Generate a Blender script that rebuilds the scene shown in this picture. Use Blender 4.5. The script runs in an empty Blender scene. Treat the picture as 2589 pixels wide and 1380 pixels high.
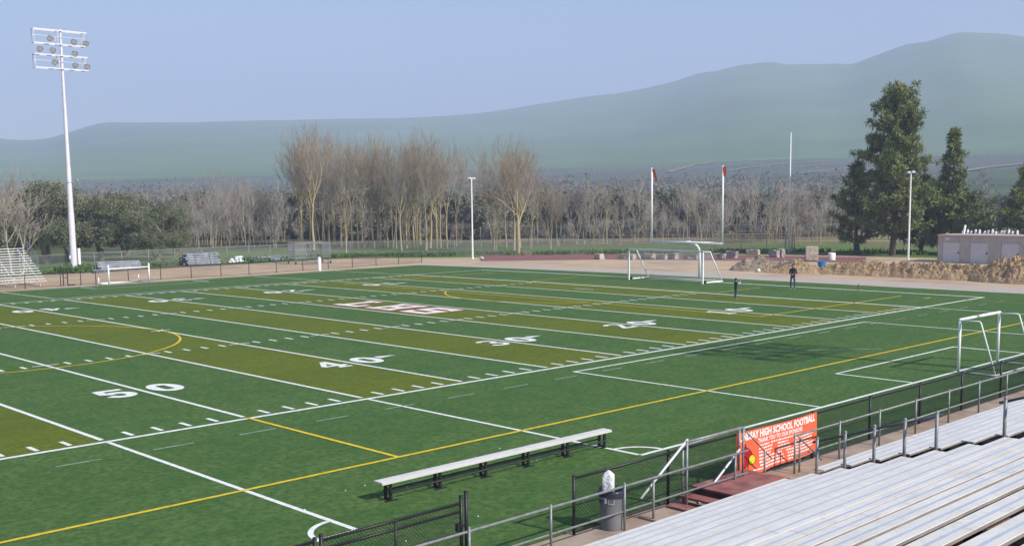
import bpy, bmesh, math, random
from math import sin, cos, pi, radians, sqrt, atan2, hypot
from mathutils import Vector, Matrix, noise
S = bpy.context.scene
COL = S.collection
V = Vector
# ------------------------------------------------------------------ camera (surveyed from the field's known yard lines)
CAM = V((-17.4194, -30.1293, 6.7248)); YAW, PITCH, ROLL, FPX, CX, CY = 0.766165, 0.1212075, -0.0108084, 2766.69, 1294.52, 840.241
def cam_axes():
    f = V((sin(YAW)*cos(PITCH), cos(YAW)*cos(PITCH), -sin(PITCH)))
    r = V((cos(YAW), -sin(YAW), 0)); u = r.cross(f)
    return cos(ROLL)*r + sin(ROLL)*u, -sin(ROLL)*r + cos(ROLL)*u, f
RX, UX, FX = cam_axes()
def ray(u, v): return FX + RX*((u-CX)/FPX) - UX*((v-CY)/FPX)
def crown(x, y):                     # the ground falls slightly towards the far touchline
    if y <= 24.38: return 0.0
    t = min((y-24.38)/36.5, 1.05)
    return -0.23*t*t
def G(u, v, dz=0.0):                 # ground point seen at photo pixel (u, v)
    d = ray(u, v); z = 0.0
    for _ in range(8):
        p = CAM + d*((z-CAM.z)/d.z); z = crown(p.x, p.y)+dz
    return V((p.x, p.y, z))
def height_at(g, v):                 # height above ground point g of something whose top is seen at row v
    d = sqrt((g.x-CAM.x)**2+(g.y-CAM.y)**2)
    best = None
    lo, hi = 0.0, 80.0
    for _ in range(40):
        m = (lo+hi)/2; q = V((g.x, g.y, g.z+m))-CAM
        vv = CY - FPX*(q.dot(UX)/q.dot(FX))
        if vv > v: lo = m
        else: hi = m
    return lo
# ------------------------------------------------------------------ mesh builder
class MB:
    def __init__(s): s.v = []; s.f = []; s.mi = []; s.m = 0
    def face(s, pts):
        i = len(s.v); s.v.extend([tuple(p) for p in pts]); s.f.append(tuple(range(i, i+len(pts)))); s.mi.append(s.m)
    def box(s, c, d, rz=0.0, M=None):
        i = len(s.v); cx, cy, cz = c; a, b, e = d[0]/2, d[1]/2, d[2]/2
        for z in (-e, e):
            for x, y in ((-a,-b),(a,-b),(a,b),(-a,b)):
                p = V((x, y, z))
                if M is not None: p = M @ p
                else: p = V((p.x*cos(rz)-p.y*sin(rz), p.x*sin(rz)+p.y*cos(rz), p.z))
                s.v.append((cx+p.x, cy+p.y, cz+p.z))
        for q in ((3,2,1,0),(4,5,6,7),(0,1,5,4),(1,2,6,5),(2,3,7,6),(3,0,4,7)):
            s.f.append(tuple(i+k for k in q)); s.mi.append(s.m)
    def bb(s, x0, x1, y0, y1, z0, z1): s.box(((x0+x1)/2, (y0+y1)/2, (z0+z1)/2), (x1-x0, y1-y0, z1-z0))
    def tube(s, p, q, r0, r1=None, n=6, cap=True):
        s.path([p, q], [r0, r0 if r1 is None else r1], n, cap)
    def path(s, pts, rad, n=6, cap=True):
        pts = [V(p) for p in pts]
        if not isinstance(rad, (list, tuple)): rad = [rad]*len(pts)
        i0 = len(s.v); side = None
        for k, p in enumerate(pts):
            t = (pts[min(k+1, len(pts)-1)]-pts[max(k-1, 0)])
            if t.length < 1e-9: t = V((0,0,1))
            t.normalize()
            if side is None:
                side = t.cross(V((0,0,1)) if abs(t.z) < .9 else V((1,0,0))).normalized()
            else:
                side = side - t*side.dot(t)
                side = side.normalized() if side.length > 1e-6 else t.orthogonal().normalized()
            b = t.cross(side)
            for j in range(n):
                a = 2*pi*(j+.5)/n
                s.v.append(tuple(p + (side*cos(a)+b*sin(a))*rad[k]))
        for k in range(len(pts)-1):
            for j in range(n):
                a = i0+k*n+j; b2 = i0+k*n+(j+1) % n
                s.f.append((a, b2, b2+n, a+n)); s.mi.append(s.m)
        if cap and n > 2:
            s.f.append(tuple(i0+j for j in reversed(range(n)))); s.mi.append(s.m)
            e = i0+(len(pts)-1)*n
            s.f.append(tuple(e+j for j in range(n))); s.mi.append(s.m)
    def lathe(s, prof, c=(0,0,0), n=20, cap0=True, cap1=True, sx=1.0, sy=1.0):
        i0 = len(s.v)
        for r, z in prof:
            for j in range(n):
                a = 2*pi*j/n; s.v.append((c[0]+r*cos(a)*sx, c[1]+r*sin(a)*sy, c[2]+z))
        for k in range(len(prof)-1):
            for j in range(n):
                a = i0+k*n+j; b = i0+k*n+(j+1) % n
                s.f.append((a, b, b+n, a+n)); s.mi.append(s.m)
        if cap0: s.f.append(tuple(i0+j for j in reversed(range(n)))); s.mi.append(s.m)
        if cap1:
            e = i0+(len(prof)-1)*n; s.f.append(tuple(e+j for j in range(n))); s.mi.append(s.m)
    def ball(s, c, r, n=10, sq=(1,1,1)):
        prof = []
        i0 = len(s.v); m = max(4, n//2)
        for k in range(m+1):
            th = -pi/2+pi*k/m
            rr = max(cos(th), 1e-3)*r
            for j in range(n):
                a = 2*pi*j/n; s.v.append((c[0]+rr*cos(a)*sq[0], c[1]+rr*sin(a)*sq[1], c[2]+r*sin(th)*sq[2]))
        for k in range(m):
            for j in range(n):
                a = i0+k*n+j; b = i0+k*n+(j+1) % n
                s.f.append((a, b, b+n, a+n)); s.mi.append(s.m)
    def prism(s, poly, fn, d):            # poly of 2-D points, fn maps (a,b) to 3-D, d extrusion vector
        n = len(poly); i = len(s.v); d = V(d)
        P = [V(fn(a, b)) for a, b in poly]
        s.v.extend([tuple(p) for p in P]); s.v.extend([tuple(p+d) for p in P])
        s.f.append(tuple(i+k for k in reversed(range(n)))); s.mi.append(s.m)
        s.f.append(tuple(i+n+k for k in range(n))); s.mi.append(s.m)
        for k in range(n):
            a = i+k; b = i+(k+1) % n
            s.f.append((a, b, b+n, a+n)); s.mi.append(s.m)
    def strip(s, pts, w, zo=0.0, step=2.0, closed=False):   # painted line laid on the crowned ground
        pts = [V((p[0], p[1])) for p in pts]; out = []
        for k in range(len(pts)-1):
            a, b = pts[k], pts[k+1]; n = max(1, int((b-a).length/step))
            out += [a.lerp(b, j/n) for j in range(n)]
        out.append(pts[-1]); L = []; n = len(out)
        for k, p in enumerate(out):
            a = out[k-1] if (k or closed) else p; b = out[(k+1) % n] if (k < n-1 or closed) else p
            if closed and k == 0: a = out[-2]
            if closed and k == n-1: b = out[1]
            t = (b-a).normalized(); nn = V((-t.y, t.x))
            m = 1.0
            if 0 < k < n-1:
                t1 = (p-out[k-1]).normalized(); c = abs(t1.dot(t)); m = 1/max(c, .5)
            L.append((p+nn*(w/2*m), p-nn*(w/2*m)))
        i = len(s.v)
        for a, b in L:
            s.v.append((b.x, b.y, crown(b.x, b.y)+zo)); s.v.append((a.x, a.y, crown(a.x, a.y)+zo))
        for k in range(n-1):
            q = i+2*k; s.f.append((q, q+2, q+3, q+1)); s.mi.append(s.m)
    def flat(s, poly, zo=0.0):
        s.face([(x, y, crown(x, y)+zo) for x, y in poly])
    def build(s, name, mat, parent=None, smooth=False):
        me = bpy.data.meshes.new(name)
        o = V((0,0,0)); p = parent
        while p is not None: o = o + p.location; p = p.parent
        vs = s.v if o.length < 1e-9 else [(a-o.x, b-o.y, c-o.z) for a, b, c in s.v]
        me.from_pydata(vs, [], s.f); 
        mats = mat if isinstance(mat, (list, tuple)) else [mat]
        for m in mats: me.materials.append(m)
        if len(mats) > 1: me.polygons.foreach_set('material_index', s.mi)
        if smooth: me.polygons.foreach_set('use_smooth', [True]*len(me.polygons))
        me.update()
        ob = bpy.data.objects.new(name, me); COL.objects.link(ob)
        if parent is not None: ob.parent = parent
        return ob
def smooth_angle(ob, deg=40):
    me = ob.data
    me.polygons.foreach_set('use_smooth', [True]*len(me.polygons))
    bm = bmesh.new(); bm.from_mesh(me)
    for e in bm.edges:
        if len(e.link_faces) == 2 and e.calc_face_angle(0) > radians(deg): e.smooth = False
    bm.to_mesh(me); bm.free()
    return ob
def thing(name, label, cat, loc=(0,0,0), group=None):
    o = bpy.data.objects.new(name, None); COL.objects.link(o); o.location = loc; o.empty_display_size = .3
    return tag(o, label, cat, group)
def tag(o, label, cat=None, group=None, kind=None):
    if label: o['label'] = label
    if cat: o['category'] = cat
    if group: o['group'] = group
    if kind: o['kind'] = kind
    return o
KIDS = {}
def copy_tree(o, parent=None):
    c = o.copy(); COL.objects.link(c)
    if parent is not None: c.parent = parent
    for ch in list(o.children): copy_tree(ch, c)
    return c
def place(o, loc, rz=0.0, sc=1.0, label=None, group=None):
    o.location = loc; o.rotation_euler = (0, 0, rz); o.scale = (sc, sc, sc) if not isinstance(sc, tuple) else sc
    if label: o['label'] = label
    if group: o['group'] = group
    return o
# ------------------------------------------------------------------ materials
def mat(name, c, rough=.7, var=.0, scale=4.0, c2=None, metal=0.0, bump=0.0, bscale=None, spec=.4, detail=4.0, trans=0.0):
    m = bpy.data.materials.new(name); m.use_nodes = True; nt = m.node_tree; b = nt.nodes['Principled BSDF']
    b.inputs['Roughness'].default_value = rough; b.inputs['Metallic'].default_value = metal
    b.inputs['Specular IOR Level'].default_value = spec
    b.inputs['Base Color'].default_value = (*c, 1)
    if var > 0 or c2 is not None:
        g = nt.nodes.new('ShaderNodeNewGeometry'); n = nt.nodes.new('ShaderNodeTexNoise')
        n.inputs['Scale'].default_value = scale; n.inputs['Detail'].default_value = detail
        nt.links.new(g.outputs['Position'], n.inputs['Vector'])
        r = nt.nodes.new('ShaderNodeValToRGB')
        lo = c2 if c2 is not None else tuple(x*(1-var) for x in c)
        hi = c if c2 is not None else tuple(min(1, x*(1+var)) for x in c)
        r.color_ramp.elements[0].position = .34; r.color_ramp.elements[0].color = (*lo, 1)
        r.color_ramp.elements[1].position = .66; r.color_ramp.elements[1].color = (*hi, 1)
        nt.links.new(n.outputs['Fac'], r.inputs['Fac']); nt.links.new(r.outputs['Color'], b.inputs['Base Color'])
    if bump > 0:
        g2 = nt.nodes.new('ShaderNodeNewGeometry'); n2 = nt.nodes.new('ShaderNodeTexNoise')
        n2.inputs['Scale'].default_value = bscale or scale*4; n2.inputs['Detail'].default_value = 5
        nt.links.new(g2.outputs['Position'], n2.inputs['Vector'])
        bp = nt.nodes.new('ShaderNodeBump'); bp.inputs['Strength'].default_value = bump; bp.inputs['Distance'].default_value = .05
        nt.links.new(n2.outputs['Fac'], bp.inputs['Height']); nt.links.new(bp.outputs['Normal'], b.inputs['Normal'])
    if trans > 0:
        t = nt.nodes.new('ShaderNodeBsdfTranslucent'); t.inputs['Color'].default_value = (*c, 1)
        mx = nt.nodes.new('ShaderNodeMixShader'); mx.inputs[0].default_value = trans
        out = nt.nodes['Material Output']
        nt.links.new(b.outputs[0], mx.inputs[1]); nt.links.new(t.outputs[0], mx.inputs[2]); nt.links.new(mx.outputs[0], out.inputs[0])
    return m
def nd(nt, t, **k):
    n = nt.nodes.new(t)
    for a, b in k.items(): setattr(n, a, b)
    return n
def math_(nt, op, a, b=None, c=None):
    n = nd(nt, 'ShaderNodeMath', operation=op)
    for i, x in enumerate((a, b, c)):
        if x is None: continue
        if isinstance(x, (int, float)): n.inputs[i].default_value = x
        else: nt.links.new(x, n.inputs[i])
    return n.outputs[0]
def mixc(nt, fac, a, b, blend='MIX'):
    n = nd(nt, 'ShaderNodeMix', data_type='RGBA', blend_type=blend)
    for s, x in ((0, fac), (6, a), (7, b)):
        if isinstance(x, (int, float)): n.inputs[s].default_value = x
        elif isinstance(x, tuple): n.inputs[s].default_value = (*x, 1)
        else: nt.links.new(x, n.inputs[s])
    return n.outputs[2]
def noise_(nt, vec, scale, detail=4, rough=.55):
    n = nd(nt, 'ShaderNodeTexNoise'); n.inputs['Scale'].default_value = scale; n.inputs['Detail'].default_value = detail
    n.inputs['Roughness'].default_value = rough
    nt.links.new(vec, n.inputs['Vector']); return n.outputs['Fac']
def ramp01(nt, x, a, b):
    n = nd(nt, 'ShaderNodeMapRange', interpolation_type='SMOOTHSTEP'); nt.links.new(x, n.inputs[0])
    n.inputs[1].default_value = a; n.inputs[2].default_value = b; return n.outputs[0]
M = {}
M['white_paint'] = mat('white_paint', (.86,.86,.84), .6, .04, 3)
M['field_white'] = mat('field_white', (.74,.75,.72), .9, .16, 7, detail=6)
M['field_white_thin'] = mat('field_white_thin', (.40,.47,.40), .9, .3, 3, detail=6)
M['field_yellow'] = mat('field_yellow', (.66,.47,.02), .9, .18, 6, detail=6)
M['field_yellow_faded'] = mat('field_yellow_faded', (.20,.20,.03), .9, .2, 6)
M['field_red'] = mat('field_red', (.42,.02,.03), .9, .1, 6)
M['galv'] = mat('galvanised_steel', (.27,.28,.28), .5, .18, 9, metal=.25)
M['galv_dark'] = mat('weathered_pipe', (.20,.21,.22), .5, .2, 9, metal=.5)
M['rail_blue'] = mat('blue_grey_pipe', (.075,.08,.115), .45, .2, 8, metal=.2)
M['alu'] = mat('aluminium_plank', (.75,.715,.65), .45, .07, 1.2, metal=.12, spec=.5)
M['alu_edge'] = mat('dark_plank_edge', (.30,.275,.27), .6, .2, 2, metal=.1)  # front and rear plank edges, darker than the plank tops
M['alu_far'] = mat('bleacher_aluminium', (.80,.79,.76), .5, .05, 2, metal=.1)
M['black_metal'] = mat('black_coated_steel', (.016,.016,.018), .45, .2, 8)
M['black_wire'] = mat('black_vinyl_wire', (.012,.013,.015), .5)
M['grey_wire'] = mat('galvanised_wire', (.34,.35,.35), .5, metal=.3)
M['bench_seat'] = mat('bench_aluminium', (.62,.60,.57), .45, .05, 3)
M['brown_board'] = mat('brown_board', (.23,.11,.06), .8, .35, 5)
M['steel_frame'] = mat('dark_steel', (.05,.045,.045), .7, .3, 5)
M['red_wood'] = mat('red_painted_wood', (.27,.095,.085), .75, .25, 3, detail=7)
M['concrete'] = mat('concrete_slab', (.40,.32,.25), .9, .2, 1.3, c2=(.30,.21,.15), bump=.2, bscale=25, detail=7)
M['orange'] = mat('orange_vinyl', (.83,.14,.06), .5, .06, 2)
M['banner_white'] = mat('banner_white', (.82,.78,.75), .55)
M['emblem_red'] = mat('emblem_red', (.42,.006,.014), .5)
M['emblem_yellow'] = mat('emblem_yellow', (.75,.62,.02), .5)
M['emblem_black'] = mat('emblem_black', (.01,.01,.01), .5)
M['bin_grey'] = mat('grey_plastic', (.20,.20,.215), .55, .1, 4)
M['bin_liner'] = mat('bin_liner', (.035,.04,.06), .3)
M['wrap'] = mat('white_plastic_wrap', (.80,.81,.82), .45, .1, 14, bump=.9, bscale=14)
M['pole_white'] = mat('white_steel_pole', (.72,.70,.74), .4, .05, 2)
M['lamp_glass'] = mat('lamp_glass', (.64,.66,.70), .22, .3, 9, metal=.55)
M['alu_strip'] = mat('sky_tinted_strip', (.66,.68,.76), .38, .05, 2, metal=.45)  # blue of the reflected sky is partly put into the base colour
M['orange_ribbon'] = mat('orange_ribbon', (.90,.12,.03), .6)
M['net'] = mat('white_net', (.55,.55,.55), .8)
M['dirt'] = mat('dirt', (.53,.39,.26), .95, .1, .25, c2=(.43,.31,.205), bump=.35, bscale=6, detail=9)
M['lane'] = mat('gravel_lane', (.47,.40,.35), .95, .1, .3, c2=(.41,.34,.29), bump=.25, bscale=9, detail=9)
M['mound'] = mat('mound_dirt', (.43,.30,.17), .95, .1, 1.4, c2=(.30,.20,.11), bump=.9, bscale=3.5, detail=9)
M['mound_grey'] = mat('mound_grey_dirt', (.34,.27,.19), .95, .1, .9, c2=(.22,.17,.125), bump=.9, bscale=3.5, detail=9)
M['rubber'] = mat('red_rubber_track', (.22,.095,.085), .9, .12, .6)
M['bark'] = mat('bark', (.43,.355,.24), .9, .25, .9, c2=(.42,.33,.14))
M['twig_grey'] = mat('grey_twigs', (.42,.365,.31), .9, .25, .5)
M['bark_pale'] = mat('pale_bark', (.52,.45,.36), .9, .2, 1.6)
M['twig'] = mat('twigs', (.33,.265,.19), .9, .25, .5)
M['twig_pink'] = mat('pinkish_twigs', (.34,.275,.23), .9, .25, .5)
M['bark_dark'] = mat('dark_bark', (.10,.075,.055), .9, .3, 3)
M['bark_olive'] = mat('olive_bark', (.20,.165,.125), .9, .3, 2)
M['olive_leaf'] = mat('olive_leaf', (.19,.205,.115), .6, .35, .6, trans=.15)
M['evergreen_leaf'] = mat('evergreen_leaf', (.185,.19,.13), .7, .3, .5, trans=.12)
M['needle'] = mat('conifer_needles', (.125,.18,.06), .6, .3, .55, c2=(.26,.28,.09), trans=.12)
M['grass'] = mat('weeds', (.09,.165,.04), .8, .4, .6, trans=.2)
M['skin'] = mat('skin', (.45,.24,.17), .6)
M['jeans'] = mat('blue_jeans', (.045,.075,.14), .9, .15, 12)
M['jacket'] = mat('dark_jacket', (.012,.016,.025), .85)
M['shirt'] = mat('navy_shirt', (.014,.02,.045), .85)
M['sleeve'] = mat('pale_sleeve', (.55,.55,.56), .85)
M['hair'] = mat('dark_hair', (.012,.009,.008), .6)
M['shoe'] = mat('shoes', (.4,.38,.36), .7)
M['leather'] = mat('brown_leather', (.16,.05,.025), .5)
M['rubble'] = mat('broken_concrete', (.36,.32,.29), .95, .25, 2)
M['blue_plastic'] = mat('blue_plastic', (.02,.20,.50), .4)
M['shed_wall'] = mat('shed_cladding', (.45,.415,.385), .6, .08, 1.5)
M['shed_door'] = mat('shed_door', (.62,.61,.65), .6, .04, 2)
M['shed_trim'] = mat('shed_trim', (.52,.39,.34), .7)
M['timber'] = mat('weathered_timber', (.25,.17,.11), .9, .25, 4)
M['sandstone'] = mat('precast_concrete', (.46,.40,.32), .9, .25, 3)

def stain(m, tint, amt, scale, lo, hi):          # worn, dirty patches with a shape of their own
    nt = m.node_tree; b = nt.nodes['Principled BSDF']; src = b.inputs['Base Color'].links[0].from_socket
    g = nd(nt, 'ShaderNodeNewGeometry'); f = math_(nt, 'MULTIPLY', ramp01(nt, noise_(nt, g.outputs['Position'], scale, 7, .65), lo, hi), amt)
    nt.links.new(mixc(nt, f, src, tint), b.inputs['Base Color'])
stain(M['alu'], (.34,.29,.23), .55, 1.7, .60, .74); stain(M['alu'], (.50,.50,.52), .5, 6.0, .52, .70)
stain(M['concrete'], (.16,.12,.10), .6, .9, .52, .68); stain(M['red_wood'], (.38,.24,.17), .6, 2.2, .5, .68)
stain(M['mound'], (.20,.14,.085), .7, 3.1, .54, .62); stain(M['mound'], (.50,.37,.23), .4, 2.3, .5, .7)
stain(M['mound_grey'], (.17,.14,.11), .6, 3.6, .54, .62)
stain(M['dirt'], (.31,.22,.145), .6, .16, .5, .66); stain(M['lane'], (.33,.26,.20), .5, .3, .54, .68); stain(M['bench_seat'], (.45,.42,.38), .5, 3.0, .6, .72)
HAZE_C = (.62,.707,.985); HAZE_D = 5.0e-4; SUN_E = 3.9; SKY_S = .083; SKY_DUST = .7; SKY_OZ = 1.6; EXPO = 0.75
# ------------------------------------------------------------------ terrain: flats, foothill orchard slopes and the hills
SKY = [(-1500,420),(-900,395),(-500,372),(-200,352),(0,347),(60,350),(120,346),(180,330),(230,315),(270,308),(330,305),(480,306),(600,304),(700,302),(780,299),(860,297),(940,297),(1000,297.5),(1060,295),
       (1180,287),(1260,277),(1340,264),(1420,252),(1500,239),(1560,229),(1610,221),(1660,211),(1700,202),(1750,187),(1800,174),(1850,163),(1890,158.5),(1950,156),(2010,157),(2060,159),(2100,160),(2150,153),(2200,137),
       (2250,121),(2300,106),(2350,92),(2390,81),(2415,77),(2450,79),(2500,83),(2576,91),(2700,112),(2900,170),(3200,250),(3700,330),(4600,400)]
SK = []
for u, v in SKY:
    d = ray(u*1.005, v*1.005); SK.append((atan2(d.x, d.y), d.z/hypot(d.x, d.y)))
def cat(tab, a):
    if a <= tab[0][0]: return tab[0][1]
    if a >= tab[-1][0]: return tab[-1][1]
    for k in range(len(tab)-1):
        if tab[k][0] <= a <= tab[k+1][0]:
            x0, y0 = tab[k]; x1, y1 = tab[k+1]
            ym = tab[max(k-1,0)]; yp = tab[min(k+2,len(tab)-1)]
            h = x1-x0; t = (a-x0)/h
            m0 = (y1-ym[1])/(x1-ym[0]) if k > 0 else 0; m1 = (yp[1]-y0)/(yp[0]-x0) if k+2 < len(tab) else 0
            return (2*t**3-3*t*t+1)*y0+(t**3-2*t*t+t)*h*m0+(-2*t**3+3*t*t)*y1+(t**3-t*t)*h*m1
AZ0, AZ1 = SK[0][0], SK[-1][0]
def foot_el(a):                          # elevation of the foot of the hills
    t = min(max((a-.35)/.75, 0), 1)
    return .0185+.0125*t
def terr(x, y):
    dx, dy = x-CAM.x, y-CAM.y; r = hypot(dx, dy); a = atan2(dx, dy)
    z = crown(x, y)
    if r < 240: return z
    fade = 1.0
    c = a
    if a < AZ0 or a > AZ1:
        off = (AZ0-a) if a < AZ0 else (a-AZ1)
        fade = max(0.0, 1-off/.5)
    fz = CAM.z+900*foot_el(a)*(.3+.7*fade)
    if r < 900:
        s = (r-240)/660; return z*(1-s)+(fz)*(s**1.25)
    R = 2550+220*sin(a*3.1+.6)+90*sin(a*9)
    zr = CAM.z + R*(cat(SK, a)*fade + .02*(1-fade))
    if r <= R:
        s = (r-900)/(R-900); zz = fz+(zr-fz)*(s**1.18)
        w = s*(1-s)*4
        g = noise.noise(V((a*11, r*.0011, 1.7)))*.7+noise.noise(V((a*34, r*.003, 4.2)))*.18
        return zz - (zr-fz)*.055*w*(g+.45)
    return zr - (r-R)*.22
def make_terrain():
    m = MB(); rings = [0.5]
    while rings[-1] < 5: rings.append(rings[-1]*1.6)
    while rings[-1] < 230: rings.append(rings[-1]+max(2.2, rings[-1]*.03))
    while rings[-1] < 3500: rings.append(rings[-1]*1.03)
    azs = []
    a = -pi
    while a < pi-1e-6:
        azs.append(a); a += .006 if .1 < a < 1.45 else .03
    n = len(azs); v = []; f = []
    for r in rings:
        for a in azs:
            x, y = CAM.x+r*sin(a), CAM.y+r*cos(a)
            z = terr(x, y)-.035
            v.append((x, y, z))
    for k in range(len(rings)-1):
        for j in range(n):
            p = k*n+j; q = k*n+(j+1) % n
            f.append((p, p+n, q+n, q))
    f.append(tuple(range(n)))
    m.v, m.f, m.mi = v, f, [0]*len(f)
    return m
tm = bpy.data.materials.new('terrain'); tm.use_nodes = True
nt = tm.node_tree; B = nt.nodes['Principled BSDF']; B.inputs['Roughness'].default_value = .95; B.inputs['Specular IOR Level'].default_value = .1
geo = nd(nt, 'ShaderNodeNewGeometry'); P_ = geo.outputs['Position']
sub = nd(nt, 'ShaderNodeVectorMath', operation='SUBTRACT'); nt.links.new(P_, sub.inputs[0]); sub.inputs[1].default_value = (CAM.x, CAM.y, 0)
mul = nd(nt, 'ShaderNodeVectorMath', operation='MULTIPLY'); nt.links.new(sub.outputs[0], mul.inputs[0]); mul.inputs[1].default_value = (1, 1, 0)
ln = nd(nt, 'ShaderNodeVectorMath', operation='LENGTH'); nt.links.new(mul.outputs[0], ln.inputs[0]); R_ = ln.outputs['Value']
n1 = noise_(nt, P_, .09, 6); n2 = noise_(nt, P_, 1.6, 6); n3 = noise_(nt, P_, .0045, 5); n4 = noise_(nt, P_, .02, 6); n5 = noise_(nt, P_, .0016, 4)
near = mixc(nt, ramp01(nt, n1, .45, .62), (.085,.18,.035), (.19,.15,.08))
near = mixc(nt, math_(nt, 'MULTIPLY', ramp01(nt, n2, .4, .7), .45), near, (.10,.14,.035))
pads = mixc(nt, ramp01(nt, n1, .35, .65), (.05,.075,.025), (.12,.09,.05))
spx = nd(nt, 'ShaderNodeSeparateXYZ'); nt.links.new(P_, spx.inputs[0])
pads = mixc(nt, ramp01(nt, spx.outputs['X'], 88, 120), pads, mixc(nt, ramp01(nt, n1, .4, .6), (.33,.24,.15), (.13,.15,.06)))
near = mixc(nt, ramp01(nt, R_, 150, 185), near, pads)
field = mixc(nt, ramp01(nt, n3, .45, .55), (.075,.13,.055), (.10,.10,.075))
field = mixc(nt, ramp01(nt, n4, .3, .75), field, (.055,.075,.04))
hill = mixc(nt, ramp01(nt, n3, .3, .72), (.105,.185,.080), (.145,.22,.10))
hill = mixc(nt, math_(nt, 'MULTIPLY', ramp01(nt, n4, .45, .75), .5), hill, (.12,.125,.065))
hill = mixc(nt, math_(nt, 'MULTIPLY', ramp01(nt, n5, .5, .62), .35), hill, (.06,.10,.04))
orch = mixc(nt, ramp01(nt, n4, .35, .65), (.085,.115,.085), (.11,.125,.095))
rr = math_(nt, 'ADD', R_, math_(nt, 'MULTIPLY', math_(nt, 'SUBTRACT', n5, .5), 160))
c = mixc(nt, ramp01(nt, R_, 225, 290), near, field)
c = mixc(nt, ramp01(nt, rr, 600, 680), c, orch)
c = mixc(nt, ramp01(nt, rr, 915, 960), c, hill)
nt.links.new(c, B.inputs['Base Color'])
ground = make_terrain().build('ground', tm, smooth=True)
tag(ground, 'valley floor rising through fields to smooth green hills', kind='structure')
def T(u, v):                             # terrain point seen at photo pixel (u, v) beyond the valley floor
    d = ray(u, v); h = hypot(d.x, d.y); r = 250
    while r < 3400:
        p = CAM + d*(r/h)
        if terr(p.x, p.y) >= p.z: return p
        r += 3
    return CAM + d*(1500/h)
for pts, lab in (([(1690,437),(1750,420),(1800,411),(1900,407),(2000,404),(2110,401)], 'pale dirt road along the foot of the hill above the orchards'),
                 ([(1820,436),(1900,425),(1990,415),(2110,408)], 'pale dirt track slanting through the orchard rows'),
                 ([(2030,440),(2120,430),(2230,416)], 'short pale dirt track between orchard blocks'),
                 ([(2430,436),(2500,425),(2620,413)], 'pale dirt track climbing behind the slimmer conifer'),
                 ([(100,447),(230,443),(350,441),(480,439)], 'faint pale road across the valley floor at the left')):
    q = [T(*p) for p in pts]; fine_ = []
    for k in range(len(q)-1): fine_ += [q[k].lerp(q[k+1], j/14) for j in range(14)]
    fine_.append(q[-1]); m = MB()
    for k, p in enumerate(fine_):
        a_, b_ = fine_[max(k-1,0)], fine_[min(k+1,len(fine_)-1)]; t = (b_-a_); n_ = V((-t.y,t.x,0)).normalized()*2.6
        for e in (p+n_, p-n_): m.v.append((e.x, e.y, terr(e.x, e.y)+.7))
        if k: i = 2*k; m.f.append((i-2,i-1,i+1,i)); m.mi.append(0)
    tag(m.build('dirt_road', M['mound_grey']), lab, kind='structure')
# ------------------------------------------------------------------ sheets of the school ground
def sheet(name, poly, step, zo, m, label, wob=0.0):
    bm = bmesh.new(); xs = [p[0] for p in poly]; ys = [p[1] for p in poly]
    x0, x1, y0, y1 = min(xs), max(xs), min(ys), max(ys)
    nx, ny = max(1, int((x1-x0)/step)), max(1, int((y1-y0)/step))
    bmesh.ops.create_grid(bm, x_segments=nx, y_segments=ny, size=.5)
    for v in bm.verts: v.co.x = x0+(v.co.x+.5)*(x1-x0); v.co.y = y0+(v.co.y+.5)*(y1-y0)
    ar = sum(poly[k][0]*poly[(k+1) % len(poly)][1]-poly[(k+1) % len(poly)][0]*poly[k][1] for k in range(len(poly)))
    for k in range(len(poly)):
        a = V((*poly[k], 0)); b = V((*poly[(k+1) % len(poly)], 0)); t = b-a
        nn = V((t.y, -t.x, 0)) if ar > 0 else V((-t.y, t.x, 0))
        bmesh.ops.bisect_plane(bm, geom=bm.verts[:]+bm.edges[:]+bm.faces[:], plane_co=a, plane_no=nn, clear_outer=True)
    for v in bm.verts:
        v.co.z = crown(v.co.x, v.co.y)+zo
        if wob and len(v.link_faces) < 4:
            q = noise.noise_vector(V((v.co.x*.35, v.co.y*.35, 3)))*wob; v.co.x += q.x; v.co.y += q.y
    me = bpy.data.meshes.new(name); bm.to_mesh(me); bm.free(); me.materials.append(m)
    o = bpy.data.objects.new(name, me); COL.objects.link(o); tag(o, label, kind='structure'); return o
sheet('dirt_apron', [(-70,30),(96,-60),(97,20),(93,44),(86,55.5),(79,62.3),(73,68),(66,76.2),(62,80.2),(-70,80.2)][::-1] if False else [(-70,-70),(96,-70),(97,20),(93,44),(86,55.5),(79,62.3),(66,76.2),(62,80.2),(-70,80.2)], 2.5, -.022, M['dirt'], 'bare tan dirt apron around the turf field', .5)
sheet('gravel_lane', [(57,-45),(66.5,-45),(66,0),(63.8,25),(62.3,50),(62.0,63.5),(57,63.5)], 2, -.012, M['lane'], 'pale pinkish gravel lane past the far end of the turf', .35)
a, b, c_, d_ = G(1214, 660), G(1227, 645), G(1513, 640), G(1513, 656)
e_, f_ = G(2290, 648), G(2290, 664)
sheet('rubber_strip', [(a.x,a.y),(d_.x,d_.y),(c_.x,c_.y),(b.x,b.y)], 2, -.013, M['rubber'], 'strip of dark red rubber running track beyond the lane')
g1, g2, g3, g4 = G(1513, 640), G(1513, 655), G(2190, 664), G(2190, 650)
sheet('rubber_strip', [(g1.x+.02,g1.y-.02),(g2.x+.02,g2.y-.02),(g3.x,g3.y),(g4.x,g4.y)], 2, -.013, M['rubber'], 'dark red rubber track band behind the dirt mounds')
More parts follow.
